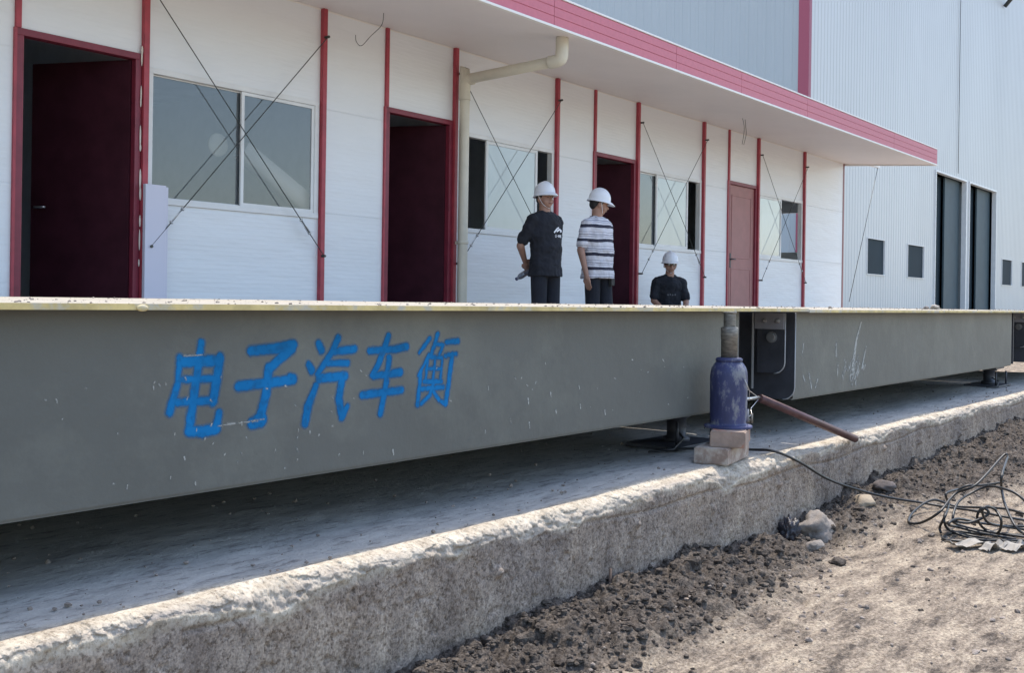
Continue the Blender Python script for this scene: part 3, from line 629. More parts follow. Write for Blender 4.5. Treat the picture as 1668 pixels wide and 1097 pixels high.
loops = [
 [(1700, 850, .03), (1640, 830, .03), (1560, 828, .02), (1520, 815, .03), (1490, 835, .01), (1480, 853, 0), (1500, 855, .01), (1530, 835, .05), (1556, 805, .10), (1590, 790, .14), (1632, 745, .22), (1641, 741, .23)],
 [(1641, 745, .22), (1632, 775, .18), (1632, 800, .12), (1640, 830, .08), (1660, 865, .03), (1690, 880, 0)],
 [(1700, 850, .06), (1668, 815, .12), (1645, 800, .14), (1610, 793, .13), (1580, 805, .1), (1560, 820, .08), (1552, 845, .04), (1560, 858, .02), (1600, 868, .0), (1680, 880, 0)],
 [(1560, 800, .1), (1575, 792, .12), (1600, 791, .12), (1634, 786, .13)],
 [(1533, 872, .0), (1531, 862, .02), (1540, 840, .05), (1545, 822, .06), (1541, 805, .1), (1560, 798, .1)],
 [(1700, 870, .0), (1640, 862, .02), (1610, 852, .03), (1600, 835, .08), (1607, 826, .1), (1622, 832, .08), (1631, 850, .05), (1625, 872, .01), (1600, 874, 0), (1560, 870, 0), (1535, 880, 0), (1560, 885, 0), (1634, 890, 0)],
 [(1700, 895, 0), (1640, 886, 0), (1580, 876, 0), (1550, 868, .01), (1540, 858, .02), (1552, 850, .03), (1580, 852, .03), (1610, 838, .06), (1600, 828, .08), (1592, 845, .04), (1610, 868, 0), (1668, 876, 0)],
 [(1540, 835, .05), (1538, 850, .03), (1548, 868, .01), (1590, 882, 0), (1640, 884, 0), (1700, 884, 0)],
 [(1655, 882, .0), (1600, 872, .01), (1560, 862, .02), (1545, 855, .03), (1560, 846, .04), (1600, 856, .02), (1640, 860, .02), (1700, 862, .02)]]
for lp in loops: cb.tube(smoothpath([gp(x, y, h) if h < .03 else (atZ(x, y+0, 0)*0 + (lambda q: Vector((q.x, q.y, h+.03)))(atZ(x, y, h+.03))) for x, y, h in lp]), .0046, 7)
o = cb.build('electric_cable', M['cable']); setp(o, 'black electric cable running from the jack to a tangled coil on the soil', 'cable')

# ------------------------------------------------------------------ stones and litter
q = gp(1333, 872); lumpy('rock', 'large pale grey rock lying against the concrete by the dark bag', 'rock', (q.x, q.y+.01, q.z+.004), (.105, .06, .065), M['rock'], 3, amp=1.1, freq=1.6)
q = gp(1322, 890); lumpy('rock', 'small flat pale stone in front of the large grey rock', 'rock', (q.x, q.y-.01, q.z-.004), (.045, .03, .024), M['rock'], 9)
q = gp(1408, 822); lumpy('rock', 'tan angular stone under the stretched cable', 'rock', (q.x, q.y, q.z-.002), (.06, .05, .035), M['tan'], 12)
q = gp(1440, 798); lumpy('rock', 'rounded brown stone half buried right of the tan stone', 'rock', (q.x, q.y, q.z+.005), (.055, .045, .03), M['clod'], 15)
q = atY(1284, 868, YC-.03); lumpy('plastic_bag', 'crumpled dark plastic bag stuffed against the concrete', 'bag', (q.x, YC-.035, q.z), (.042, .034, .055), M['bag'], 21, amp=1.6, freq=3.5, sub=4)
q = atY(1663, 710, 1.50); o = MB().box(-.08, .08, -.03, .03, -.012, .012).build('wood_offcut', mat('dark offcut', (.05, .04, .035), .8), bevel=.003, loc=(q.x, 1.47, q.z)); setp(o, 'dark offcut of timber on the soil at the right edge by the concrete', 'offcut')
q = gp(983, 950); o = MB().tube([(0, 0, -.05), (.002, 0, .045)], .004, 7).build('steel_stake', mat('rusty stake', (.12, .08, .06), .8), loc=(q.x+.0, YC-.014, .03+q.z*.3)); setp(o, 'short rusty steel stake standing against the concrete face', 'stake')
def scrap(px, py, w_, h_, seed, label):
    q = gp(px, py); rs = np.random.RandomState(seed); n = 9; V = []
    for i in range(n):
        for j in range(n):
            a = i/(n-1)-.5; b = j/(n-1)-.5; V.append((a*w_*(1+.3*rs.rand()*abs(b)), b*h_*(1+.5*rs.rand()*abs(a)), .006+.012*rs.rand()*(abs(a)+abs(b))+.01*math.sin(a*9+seed)))
    o = npmesh('paper_scrap', V, gridfaces(n, n), M['paper'], smooth=False); o.location = (q.x, q.y, q.z); o.rotation_euler = (0, 0, rs.rand()*1.5-1)
    s = o.modifiers.new('t', 'SOLIDIFY'); s.thickness = .001; setp(o, label, 'paper', 'torn pale scraps below the cable coil')
scrap(1585, 893, .15, .05, 1, 'torn white paper scrap below the left side of the cable coil')
scrap(1655, 897, .12, .05, 2, 'torn white scrap at the right edge below the cable coil')
scrap(1618, 897, .09, .035, 3, 'smallest torn pale scrap between the two larger ones under the coil')

# ------------------------------------------------------------------ prefab office
T0 = 4.745; K = 1.82; YF = 7.35; PB = .25; FL = .50; DH = CAMZ+1.865-.0; WT = CAMZ+2.625; WB, WTp = CAMZ+.72, CAMZ+1.78
def col(n): return T0+K*n
B = thing('prefab_office', 'long white prefab site office with red posts, open doors and a pink-red fascia', 'building', (0, 0, 0))
XA, XE = col(-4), col(8)
TK = .05
def wallbox(x0_, x1_, z0_, z1_, name='wall_panel'): return MB().box(x0_, x1_, YF, YF+TK, z0_, z1_).build(name, M['wall'], B)
openings = {-3: 'door', -1: 'door', 1: 'door', 3: 'door', 5: 'door', -4: 'win', -2: 'win', 0: 'win', 2: 'win', 4: 'win', 6: 'win'}
def rod(p, q_): return MB().tube([p, q_], .006, 6)
def window(n):
    xa, xb = col(n)+.035, col(n+1)-.035; z0_, z1_ = WB, WTp
    fr = MB(); w_ = .045; y0_, y1_ = YF-.012, YF+.06
    fr.box(xa, xb, y0_, y1_, z1_-w_, z1_); fr.box(xa, xb, y0_-.006, y1_, z0_, z0_+w_); fr.box(xa, xa+w_, y0_+.001, y1_-.001, z0_+w_, z1_-w_); fr.box(xb-w_, xb, y0_+.001, y1_-.001, z0_+w_, z1_-w_)
    W = fr.build('window', M['white_frame'], B, bevel=.002)
    def sash(a, b, yy, g, rv=.035):
        s = MB(); s.box(a, b, yy, yy+.022, z1_-w_-rv, z1_-w_-.002); s.box(a, b, yy, yy+.022, z0_+w_+.002, z0_+w_+rv); s.box(a, a+rv, yy+.001, yy+.021, z0_+w_+rv, z1_-w_-rv); s.box(b-rv, b, yy+.001, yy+.021, z0_+w_+rv, z1_-w_-rv)
        s.build('sash', M['white_frame'], W); MB().add([(a+rv, yy+.01, z0_+w_+rv), (b-rv, yy+.01, z0_+w_+rv), (b-rv, yy+.01, z1_-w_-rv), (a+rv, yy+.01, z1_-w_-rv)], [(0, 1, 2, 3)]).build('pane', g, W)
    L = xb-xa-2*w_; x0_ = xa+w_
    g = M['glass_dusty'] if n <= 0 else M['glass_film']
    if n <= 0:
        sash(x0_+L*.0, x0_+L*.545, YF+.026, g, .012); sash(x0_+L*.515, x0_+L, YF, g, .03)
    elif n == 2: sash(x0_+L*.28, x0_+L*.84, YF, g); 
    elif n == 4: sash(x0_+L*.0, x0_+L*.32, YF+.026, M['glass_dusty'], .02); sash(x0_+L*.27, x0_+L*.80, YF, g)
    elif n == 6: sash(x0_+L*.0, x0_+L*.52, YF, g)
def door(n):
    xa, xb = col(n)+K*.452-.01, col(n+1)-.03; fw_ = .05
    D = MB(); y0_, y1_ = YF-.02, YF+.06
    D.box(xa, xb, y0_, y1_, DH-fw_, DH); D.box(xa, xa+fw_, y0_+.001, y1_-.001, FL, DH-fw_); D.box(xb-fw_, xb, y0_+.001, y1_-.001, FL, DH-fw_)
    D.build('door_frame', M['door_frame'], B, bevel=.003)
    Wd = xb-xa-2*fw_; closed = n == 5
    ang = {5: 0, -1: R(-66), 1: R(-64), 3: R(-62)}.get(n, 0)
    mx = Matrix.Translation((xb-fw_, YF+.03, 0)) @ Matrix.Rotation(ang, 4, 'Z')
    lf = MB().box(-Wd+.004, -.003, -.02, .02, FL+.01, DH-fw_-.004, mx)
    if closed:
        for (a, b, c, d) in ((-Wd+.10, -.10, FL+.18, FL+.85), (-Wd+.10, -.10, FL+1.0, DH-.2)):   # raised mouldings
            lf.box(a, b, -.026, -.0195, c, c+.02, mx); lf.box(a, b, -.026, -.0195, d-.02, d, mx); lf.box(a, a+.02, -.0255, -.0195, c+.02, d-.02, mx); lf.box(b-.02, b, -.0255, -.0195, c+.02, d-.02, mx)
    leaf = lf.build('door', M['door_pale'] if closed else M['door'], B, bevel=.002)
    h = MB()
    if closed: h.box(-Wd+.05, -Wd+.09, -.028, -.02, FL+.85, FL+1.07, mx)
    h.tube([mx @ Vector((-Wd+.07, -.03, FL+.98)), mx @ Vector((-Wd+.07, -.065, FL+.98)), mx @ Vector((-Wd+.17, -.065, FL+.98))], .009, 8)
    h.build('handle', M['web_dark'] if closed else M['bolt'], leaf)
for n in range(-4, 8):
    a, b = col(n), col(n+1); kd = openings.get(n)
    if kd == 'win':
        wallbox(a, b, FL, WB+.004); wallbox(a, b, WTp-.004, WT); wallbox(a, a+.035, WB+.004, WTp-.004); wallbox(b-.035, b, WB+.004, WTp-.004)
        window(n)
        # crossed tension rods with turnbuckles
        for s in (0, 1):
            xt, xl = (a+.03, b-.01) if s == 0 else (b-.01, a+.03); yy = YF-.075-.012*s
            pt = Vector((xt, yy, CAMZ+2.36)); pl = Vector((xl, yy, CAMZ+.38)); d = (pl-pt).normalized()
            r_ = MB().tube([pt, pl], .0042, 6)
            m1 = pl-d*.42; m2 = pl-d*.27
            br = r_.build('brace_rod', M['rod'], B)
            MB().tube([m1, m1+d*.012], .016, 8).tube([m2, m2+d*.012], .016, 8).tube([m1+Vector((.009, 0, .006)), m2+Vector((.009, 0, .006))], .004, 5).tube([m1-Vector((.009, 0, .006)), m2-Vector((.009, 0, .006))], .004, 5).build('turnbuckle', M['bolt'], br)
            MB().tube([pl-Vector((0, .015, 0)), pl+Vector((0, .06, 0))], .012, 6).build('bolt', M['rod'], br); MB().tube([pt-Vector((0, .015, 0)), pt+Vector((0, .06, 0))], .012, 6).build('bolt', M['rod'], br)
    elif kd == 'door':
        m_ = a+K*.452
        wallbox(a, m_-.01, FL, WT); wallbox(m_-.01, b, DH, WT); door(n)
        MB().box(m_-.022, m_+.018, YF-.026, YF, DH if n != 99 else FL, WT-.0).build('thin_post', M['red'], B, bevel=.002)
        MB().box(m_-.030, m_-.0105, YF-.022, YF, FL, DH-.001).build('thin_post', M['red'], B)
    else: wallbox(a, b, FL, WT)
for n in range(-4, 8):
    x = col(n); MB().box(x-.024, x+.024, YF-.045, YF-.0005, FL-.01, WT-.001).build('column', M['red'], B, bevel=.003)
# sealant blobs beside the first door
x = col(0)-.034
fo_ = MB()
for k in range(11): fo_.ell((x+.004*math.sin(k*7), YF-.026, 1.05+k*.17+.06*math.sin(k*3)), (.006+.004*math.sin(k*9)**2, .006, .03+.06*math.sin(k*5)**2), nu=8, nv=6)
fo_.build('sealant', M['foam'], B)
# other walls, floor, ceiling, partitions
YB = YF+5.4
MB().box(XA-.06, XA, YF, YB, FL, WT).build('end_wall', M['wall'], B); MB().box(XE, XE+.06, YF, 8.17, FL, WT).box(XE, XE+.06, 8.95, YB, FL, WT).box(XE, XE+.06, 8.17, 8.95, FL, CAMZ+1.0).box(XE, XE+.06, 8.17, 8.95, CAMZ+1.75, WT).build('end_wall', M['wall'], B)
MB().box(XE+.0, XE+.066, YF-.006, YF+.06, FL, WT-.001).build('corner_trim', mat('corner trim', (.25, .1, .1), .5), B)
bw = MB(); w0, w1 = col(9), col(10.6)
bw.box(XA, XE, YB, YB+.05, FL, WB); bw.box(XA, XE, YB, YB+.05, WTp, WT); bw.box(XA, col(6.6), YB, YB+.05, WB, WTp); bw.box(col(7.6), XE, YB, YB+.05, WB, WTp); bw.build('rear_wall', M['dark_in'], B)
MB().box(XA, XE, YF+.05, YB, FL-.08, FL+.005).build('floor', M['dark_in'], B)
MB().box(XA, XE, YF+.06, YB, WT-.06, WT-.01).build('ceiling', M['dark_in'], B)
for n in (-2, 0, 2, 4, 6):
    MB().box(col(n)-.03, col(n)+.03, YF+.051, YB, FL, WT-.06).build('partition', M['dark_in'], B)
# roof with eaves sloping out
YO = 5.71; HO = CAMZ+2.50
sl_ = (HO-WT)/(YO-YF)
def zs(y): return WT + (y-YF)*sl_
sf = MB().prism([(YO, zs(YO)+.004), (YF+.0, WT+.002), (YF, WT+.06), (YO, zs(YO)+.06)], XA-.3, XE+.08).build('soffit', M['soffit'], B)
MB().prism([(YO+.02, HO+.20), (YF+2.7, WT+.75), (YB+1.2, WT+.15), (YB+1.2, WT+.08), (YF+2.7, WT+.68), (YF, WT+.062), (YO+.02, HO+.062)], XA-.3, XE+.08).build('roof', M['trim'], B)
# fascia: three ribs, built in four lengths with joints
fx = [XA-.3] + [atY(px, 100, YO).x for px in (700, 900, 1100, 1207, 1315, 1457)] + [XE+.10]
for i in range(len(fx)-1):
    f_ = MB(); z0_ = HO+.012; hh = .085
    for k in range(3):
        za = z0_+k*hh; f_.prism([(YO-.012, za+.002), (YO-.014, za+hh-.006), (YO-.006, za+hh-.003), (YO-.006, za+hh+.001), (YO, za+hh+.001), (YO, za)], fx[i]+.003, fx[i+1]-.003)
    f_.build('fascia', M['fascia'], B)
MB().box(XA-.3, XE+.103, YO-.024, YO+.02, HO-.012, HO+.011).build('fascia_trim', M['trim'], B, bevel=.002)
MB().box(XA-.3, XE+.103, YO-.02, YO+.03, HO+.270, HO+.288).build('fascia_trim', M['trim'], B, bevel=.002)
MB().box(XA-.3, XE+.102, YO+.0005, YO+.02, HO+.012, HO+.269).build('gutter_back', M['fascia'], B)
MB().prism([(YO, HO-.012), (YF+.2, WT-.02), (YF+.2, WT+.1), (YO, HO+.27)], XE+.0805, XE+.1).build('end_flashing', M['trim'], B)
MB().box(XA, XE, YF-.004, YF+.0, WT-.014, WT).build('wall_top_trim', M['trim'], B)
# downpipe
pv = atY(755, 300, YF-.14); px0 = pv.x; r_ = .052
q1 = atY(913, 83, YO+.22); gx_, gy_ = q1.x, q1.y
hz_w = atY(755, 128, YF-.14).z
top = smoothpath([(px0, YF-.14, .3), (px0, YF-.14, hz_w-.10), (px0, YF-.14, hz_w-.03), (px0+.02, YF-.20, hz_w), (px0+(gx_-px0)*.3, YF-.14+(gy_-YF+.14)*.3, hz_w-.0)], 5)
dp = MB().tube(top + [Vector((gx_, gy_+.10, hz_w+.01)), ], r_, 18).build('downpipe', M['pvc'], B)
MB().tube(smoothpath([(gx_-.01, gy_+.12, hz_w+.005), (gx_, gy_+.03, hz_w+.012), (gx_+.005, gy_-.01, hz_w+.05), (gx_+.005, gy_-.015, zs(gy_)+.003)], 6), [.062]*19, 18).build('elbow', M['pvc'], dp)
MB().tube(smoothpath([(px0, YF-.14, hz_w-.22), (px0, YF-.14, hz_w-.06), (px0+.008, YF-.16, hz_w-.012), (px0+.03, YF-.23, hz_w+.0)], 6), [.059]*19, 18).build('elbow', M['pvc'], dp)
MB().lathe([(.056, 0), (.060, .004), (.060, .03), (.056, .034)], c=(px0, YF-.14, atY(755, 398, YF-.14).z), n=20).box(px0-.012, px0+.012, YF-.09, YF, atY(755, 398, YF-.14).z, atY(755, 398, YF-.14).z+.03).build('pipe_clip', M['pvc'], dp)
# hanging hook wires under the eaves
q = atY(625, 12, 6.9); zt = zs(6.9)
MB().tube([(q.x, 6.9, zt), (q.x, 6.9, q.z+.03)], .004, 5).tube([Vector((q.x+.025*math.cos(a*.7), 6.9, q.z+.025*math.sin(a*.7))) for a in range(10)], .004, 5).tube(smoothpath([(q.x, 6.9, q.z-.02), (q.x+.03, 6.95, q.z-.14), (q.x+.04, 7.1, q.z-.22), (q.x+.02, 7.2, q.z-.30), (q.x-.0, 7.25, q.z-.26), (q.x-.01, 7.25, q.z-.2)]), .003, 5).build('hanging_wire', M['rod'], B)
q = atY(1212, 205, 6.6)
MB().tube(smoothpath([(q.x-.05, 6.6, zs(6.6)+.004), (q.x, 6.6, q.z), (q.x+.04, 6.62, q.z-.1), (q.x+.03, 6.64, q.z-.25)]), .004, 5).tube(smoothpath([(q.x+.03, 6.6, zs(6.6)), (q.x+.05, 6.6, q.z), (q.x+.11, 6.62, q.z-.1), (q.x+.08, 6.64, q.z-.25)]), .004, 5).build('hanging_wire', M['rod'], B)
# guy wire past the end of the building
p0 = atY(1430, 272, YF+.1); p1 = atY(1383, 492, YF+.1)
MB().tube([Vector((p0.x, YF+.1, p0.z)), Vector((p1.x, YF+.1, p1.z))], .006, 5).build('stay_wire', M['rod'], B)
MB().box(XE+.06, p0.x+.05, YF+.07, YF+.13, p0.z-.02, p0.z+.03).build('stay_bracket', M['trim'], B)
# plinth / step along the front
o = MB().box(XA-.2, XE+.2, 6.85, YB+.2, .2, FL-.081).box(XA-.2, XE+.2, 6.85, YF-.05, FL-.081, FL).build('concrete_step', M['step']); setp(o, 'low concrete step running along the front of the white office', 'step')
# leaning board
xa_ = atY(236, 400, YF-.09).x; xb_ = atY(272, 400, YF-.09).x; zt = atY(255, 301, YF-.09).z
o = MB().box(xa_, xb_-.012, YF-.09, YF-.055, FL+.002, zt).box(xb_-.0115, xb_+.012, YF-.082, YF-.057, FL+.002, zt-.01).build('leaning_board', M['lav'], bevel=.003); setp(o, 'narrow pale lavender board standing against the wall beside the first open door', 'board')
# pale reflections in the first window, added as solids behind the glass
q0 = atY(392, 243, YF+.16); q1_ = atY(500, 335, YF+.16); d = (q1_-q0); d.y = 0
o = MB().tube([q0, q1_+d*.4], [.10, .12], 4).build('mirrored_band', mat('reflection_band', (.85, .78, .70), .7)); setp(o, 'broad pale plank slanting down behind the glass of the first window, standing in for a reflection', 'reflection_band')  # solid bar added in place of the slanting reflection on the glass
q0 = atY(355, 236, YF+.2); o = MB().ell((0, 0, 0), (.10, .03, .10), nu=28, nv=16).build('mirrored_disc', M['pvc'], loc=(q0.x, YF+.2, q0.z)); setp(o, 'round pale dish hanging behind the left pane of the first window, added to imitate a reflection', 'reflection_disc')  # solid disc added in place of the round reflection on the pane

# ------------------------------------------------------------------ warehouse
WX, WY = 26.3, 11.0; WH = 17
W = thing('warehouse', 'tall pale ribbed metal warehouse with red corner flashing and dark doorways', 'building', (WX, WY, 0))
def corr(a, b, pitch=.22, dpt=.011):
    ks = [(0, 0), (.55, 0), (.65, dpt), (.9, dpt), (1, 0)]
    def dat(x):
        u = ((x-WY*0)/pitch) % 1.0
        for (u0, d0), (u1, d1) in zip(ks, ks[1:]):
            if u <= u1: return d0+(d1-d0)*(u-u0)/(u1-u0)
    pr = [(a, dat(a))]; k = math.floor(a/pitch)-1
    while k*pitch < b:
        for u, d_ in ks[:-1]:
            xx = (k+u)*pitch
            if a+1e-4 < xx < b-1e-4: pr.append((xx, d_))
        k += 1
    pr.append((b, dat(b))); return pr
def sheet_x(x0_, x1_, z0_, z1_, name='front_cladding'):
    b = MB(); pr = corr(x0_, x1_); n = len(pr); b.add([(x-WX, -d_, z_) for z_ in (z0_, z1_) for x, d_ in pr], [(i, i+1, n+i+1, n+i) for i in range(n-1)]); o = b.build(name, M['wh_front'], W); return o
def xw(px): return atY(px, 400, WY).x
def zw(px, py): return atY(px, py, WY).z
doors = [(xw(1522), xw(1571)), (xw(1577), xw(1620))]; dh = zw(1522, 279)
wins = [(xw(1412), xw(1440), zw(1412, 446), zw(1412, 388)), (xw(1478), xw(1504), zw(1412, 446), zw(1412, 388)), (xw(1632), xw(1648), zw(1412, 446), zw(1412, 388)), (xw(1664), xw(1678), zw(1412, 446), zw(1412, 388))]
cuts = sorted([(a, b, .25, dh) for a, b in doors] + [(a, b, c, d) for a, b, c, d in wins]); x = WX; END = 80
for a, b, z0_, z1_ in cuts:
    sheet_x(x, a, .25, WH)
    if z0_ > .3: sheet_x(a, b, .25, z0_)
    sheet_x(a, b, z1_, WH); x = b
sheet_x(x, END, .25, WH)
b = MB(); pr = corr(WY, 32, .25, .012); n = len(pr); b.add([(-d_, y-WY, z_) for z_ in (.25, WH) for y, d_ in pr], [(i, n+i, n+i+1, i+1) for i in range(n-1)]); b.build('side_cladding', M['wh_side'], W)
MB().box(-.06, .10, -.07, -.035, .25, WH).box(-.06, -.035, -.035, .22, .25, WH).build('corner_flashing', M['wh_trim'], W)
MB().box(-.2, END-WX, -.2, 21.2, WH, WH+.3).build('roof', M['trim'], W)
MB().box(.3, END-WX, 20.9, 21, .25, WH).box(END-WX-.1, END-WX, 0.1, 21, .25, WH).build('rear_wall', M['wh_side'], W)
for a, b_ in doors:
    wd = b_-a
    D = MB().box(a-WX-.06, a-WX, -.05, .12, .25, dh+.06).box(b_-WX, b_-WX+.10, -.05, .12, .25, dh+.06).box(a-WX, b_-WX, -.05, .12, dh, dh+.06).build('door_frame', M['white_frame'], W)
    MB().box(a-WX, a-WX+wd*.52, .35, .41, .25, dh).build('door', M['wh_door'], W); MB().box(a-WX+wd*.5, b_-WX, .2, .26, .25, dh).build('door', mat('warehouse leaf', (.045, .075, .09), .6, var=.1), W)
for a, b_, z0_, z1_ in wins:
    f_ = MB().box(a-WX-.02, b_-WX+.02, -.03, .06, z1_, z1_+.02).box(a-WX-.02, b_-WX+.02, -.035, .06, z0_-.02, z0_).box(a-WX-.02, a-WX, -.03, .06, z0_, z1_).box(b_-WX, b_-WX+.02, -.03, .06, z0_, z1_).build('window', M['white_frame'], W)
    MB().box(a-WX, b_-WX, .02, .03, z0_, z1_).build('pane', M['wh_door'], f_)
for px, wd in ((1557, .035),):
    xx = xw(px)-WX; MB().box(xx, xx+wd, -.05, -.036, dh+.2 if px > 1510 else (zw(1412, 388)+.3), WH).build('sheet_joint', M['rod'], W)
q = atY(1652, 4, WY-.4); MB().tube([(q.x-WX, -.05, q.z-.1), (q.x-WX-.1, -.4, q.z+.25), (q.x-WX-.1, -.5, q.z+.6)], .08, 6).build('bracket', M['rod'], W)

# ------------------------------------------------------------------ people
def remesh(o, vox, it=6, fac=.5):
    r = o.modifiers.new('remesh', 'REMESH'); r.mode = 'VOXEL'; r.voxel_size = vox; r.use_smooth_shade = True
    s = o.modifiers.new('smooth', 'SMOOTH'); s.iterations = it; s.factor = fac
def seg(b, p, q, ra, rb, nn=9, flat=False):
    """rounded tapering limb; ra/rb are radii or (across, depth) pairs"""
    p, q = Vector(p), Vector(q); ra = ra if isinstance(ra, tuple) else (ra, ra); rb = rb if isinstance(rb, tuple) else (rb, rb)
    d = (q-p); L = d.length; d.normalize()
    ax = Vector((1, 0, 0)); ax = (ax-d*ax.dot(d)); ax = ax.normalized() if ax.length > .3 else Vector((0, 1, 0)).cross(d).normalized(); ay = d.cross(ax)
    vs = []; fs = []; N = 16; rings = []
    for k in range(1, 5): a = math.pi/2*k/4; rings.append((-math.cos(a), math.sin(a), 0))
    for k in range(1, nn): rings.append((None, 1, k/nn))
    for k in range(0, 4): a = math.pi/2*k/4; rings.append((math.sin(a), math.cos(a), 1))
    if flat: rings = rings[:-4] + [(0, 1, 1)]
    for off, s, t_ in rings:
        r0 = ra[0]+(rb[0]-ra[0])*t_; r1 = ra[1]+(rb[1]-ra[1])*t_; m_ = min(r0, r1)
        c = p+d*(L*t_) + (d*(off*m_) if off is not None else Vector())
        for j in range(N): an = 2*math.pi*j/N; vs.append(c+ax*(math.cos(an)*r0*s)+ay*(math.sin(an)*r1*s))
    for i in range(len(rings)-1):
        for j in range(N): fs.append((i*N+j, i*N+(j+1) % N, (i+1)*N+(j+1) % N, (i+1)*N+j))
    fs.append(tuple(range(N))[::-1]); fs.append(tuple((len(rings)-1)*N+j for j in range(N)))
    b.add(vs, fs, True)
def hand(b, wrist, direc, palmn, side, curl=.35):
    w_ = Vector(wrist); d = Vector(direc).normalized(); n_ = Vector(palmn); n_ = (n_-d*n_.dot(d)).normalized(); s_ = d.cross(n_)*side
    seg(b, w_-d*.01, w_+d*.035, .022, .026)
    for k in range(4): o_ = (k-1.5)*.019; seg(b, w_+d*.02+s_*o_*.7, w_+d*.085+s_*o_, .015, .0125)
    for k, L in enumerate((.068, .078, .072, .055)):
        o_ = (k-1.5)*.0195; a = w_+d*.09+s_*o_; c1 = curl; d1 = (d*math.cos(c1)+n_*math.sin(c1)); d2 = (d*math.cos(c1*2.4)+n_*math.sin(c1*2.4))
        m_ = a+d1*L*.55; seg(b, a, m_, .0092, .0085, 3); seg(b, m_, m_+d2*L*.45, .0085, .0072, 3)
    a = w_+d*.03-s_*.026; m_ = a+(d*.7-s_*.65+n_*.3).normalized()*.036; seg(b, a, m_, .012, .0105, 3); seg(b, m_, m_+(d*.9-s_*.2+n_*.5).normalized()*.03, .0105, .0085, 3)
def person(label, loc, rz, P, shirt_mat, head_yaw=0, head_pitch=0, shirt_fn=None, glasses=False, hair_long=0, seated=False):
    t = thing('person', label, 'person', loc, rz)
    S = .965
    hip = P.get('hip', Vector((0, 0, .90))); lean = P.get('lean', 0.0)
    WD = P.get('W', 1.0)
    def tr(x, y, z): return Vector((x*WD, y - (z-.9)*lean, z-.9)) + hip   # torso space
    neck = tr(0, .02, 1.43); hc = tr(0, -.012, 1.585)
    HR = Matrix.Rotation(head_yaw, 3, 'Z') @ Matrix.Rotation(head_pitch, 3, 'X')
    piv = tr(0, .01, 1.49)
    def H(x, y, z): return piv + HR @ (Vector((x, y, z)))
    body = MB()
    # head
    body.ell(H(0, .01, .115), (.073, .092, .098), HR); body.ell(H(0, -.026, .055), (.053, .058, .070), HR); body.ell(H(0, -.045, .018), (.030, .030, .026), HR)
    for s in (-1, 1): body.ell(H(s*.040, -.045, .060), (.024, .026, .030), HR); body.ell(H(s*.076, .008, .085), (.010, .020, .032), HR); body.ell(H(s*.03, -.074, .112), (.026, .014, .010), HR)
    seg(body, H(0, -.078, .105), H(0, -.099, .070), .009, .013, 3); body.ell(H(0, -.090, .066), (.018, .012, .010), HR); body.ell(H(0, -.084, .040), (.022, .010, .010), HR)
    seg(body, neck-Vector((0, 0, .06)), H(0, .012, .045), (.062, .060), (.054, .056))
    sh = {s: tr(s*.165, .015, 1.362) for s in (-1, 1)}
    seg(body, tr(0, .01, 1.32), tr(0, .01, .97), (.145, .095), (.135, .095)); seg(body, sh[-1], sh[1], .052, .052); seg(body, tr(-.05, 0, .93), tr(.05, 0, .93), .10, .10)
    for s in (-1, 1):
        A = P['arm'][s]; el, wr = Vector(A['elbow']), Vector(A['wrist'])
        if A.get('rel', True): el, wr = tr(*el), tr(*wr)
        seg(body, sh[s], el, .047, .040); seg(body, el, wr, .041, .026)
        hand(body, wr, A['dir'], A['palm'], A.get('side', s), A.get('curl', .35))
        Lg = P['leg'][s]; kn, an = Vector(Lg['knee']), Vector(Lg['ankle']); h_ = tr(s*.085, 0, .90)
        seg(body, h_, kn, .082, .055); seg(body, kn, an, .055, .036); fd = Vector(Lg.get('toe', (0, -1, 0))); seg(body, an-Vector((0, 0, .04)), an+fd*.15-Vector((0, 0, .055)), .036, .028)
    bo = body.build('body', M['skin'], t); remesh(bo, .0065, 5, .45)
    # face details
    for s in (-1, 1):
        MB().ell(H(s*.031, -.083, .095), (.010, .006, .0035), HR).build('eye', M['hair'], t)
        e = MB(); seg(e, H(s*.016, -.091, .116), H(s*.048, -.078, .118), .0042, .003, 3); e.build('eyebrow', M['hair'], t)
    m_ = MB(); seg(m_, H(-.020, -.089, .036), H(.020, -.089, .036), .0042, .0042, 5); m_.build('mouth', M['lip'], t)
    hb = MB().ell(H(0, .018, .125), (.079, .094, .092), HR).ell(H(0, .055, .088), (.066, .052, .048+hair_long), HR)
    for s in (-1, 1): hb.ell(H(s*.066, .006, .118), (.013, .022, .034), HR)
    ho = hb.build('hair', M['hair'], t); remesh(ho, .007, 3)
    # helmet
    hv = []; hf = []; N = 40; prof_ = []
    for k in range(11): a = math.pi/2*k/10; prof_.append((math.sin(a), math.cos(a)))
    rings = []
    for r1, z1 in prof_: rings.append((r1, .130*z1**.92 if z1 > 0 else 0, 0))
    rings += [(1.03, -.006, 0), (1.12, -.018, 1), (1.13, -.022, 1), (1.10, -.026, 1), (.99, -.016, 0), (.93, -.004, 0)]
    for r1, z1, br in rings:
        for j in range(N):
            a = 2*math.pi*j/N; fr_ = max(0, -math.sin(a))**3; ex = r1*(.102); ey = r1*(.120)
            pe = .040*fr_*br + (.02*fr_*(r1 > .99)*(1-br)*(z1 < 0)*(r1 > 1.0))
            x_, y_ = ex*math.cos(a), ey*math.sin(a)-pe; z_ = z1-.012*fr_*br
            if r1 < .97: z_ += .006*math.exp(-(x_/.014)**2)*(z1 > .01)
            hv.append(H(x_, y_+.006, z_+.140))
    for i in range(len(rings)-1):
        for j in range(N): hf.append((i*N+j, (i+1)*N+j, (i+1)*N+(j+1) % N, i*N+(j+1) % N))
    hm = MB().add(hv, hf, True); hm.build('safety_helmet', M['helmet'], t)
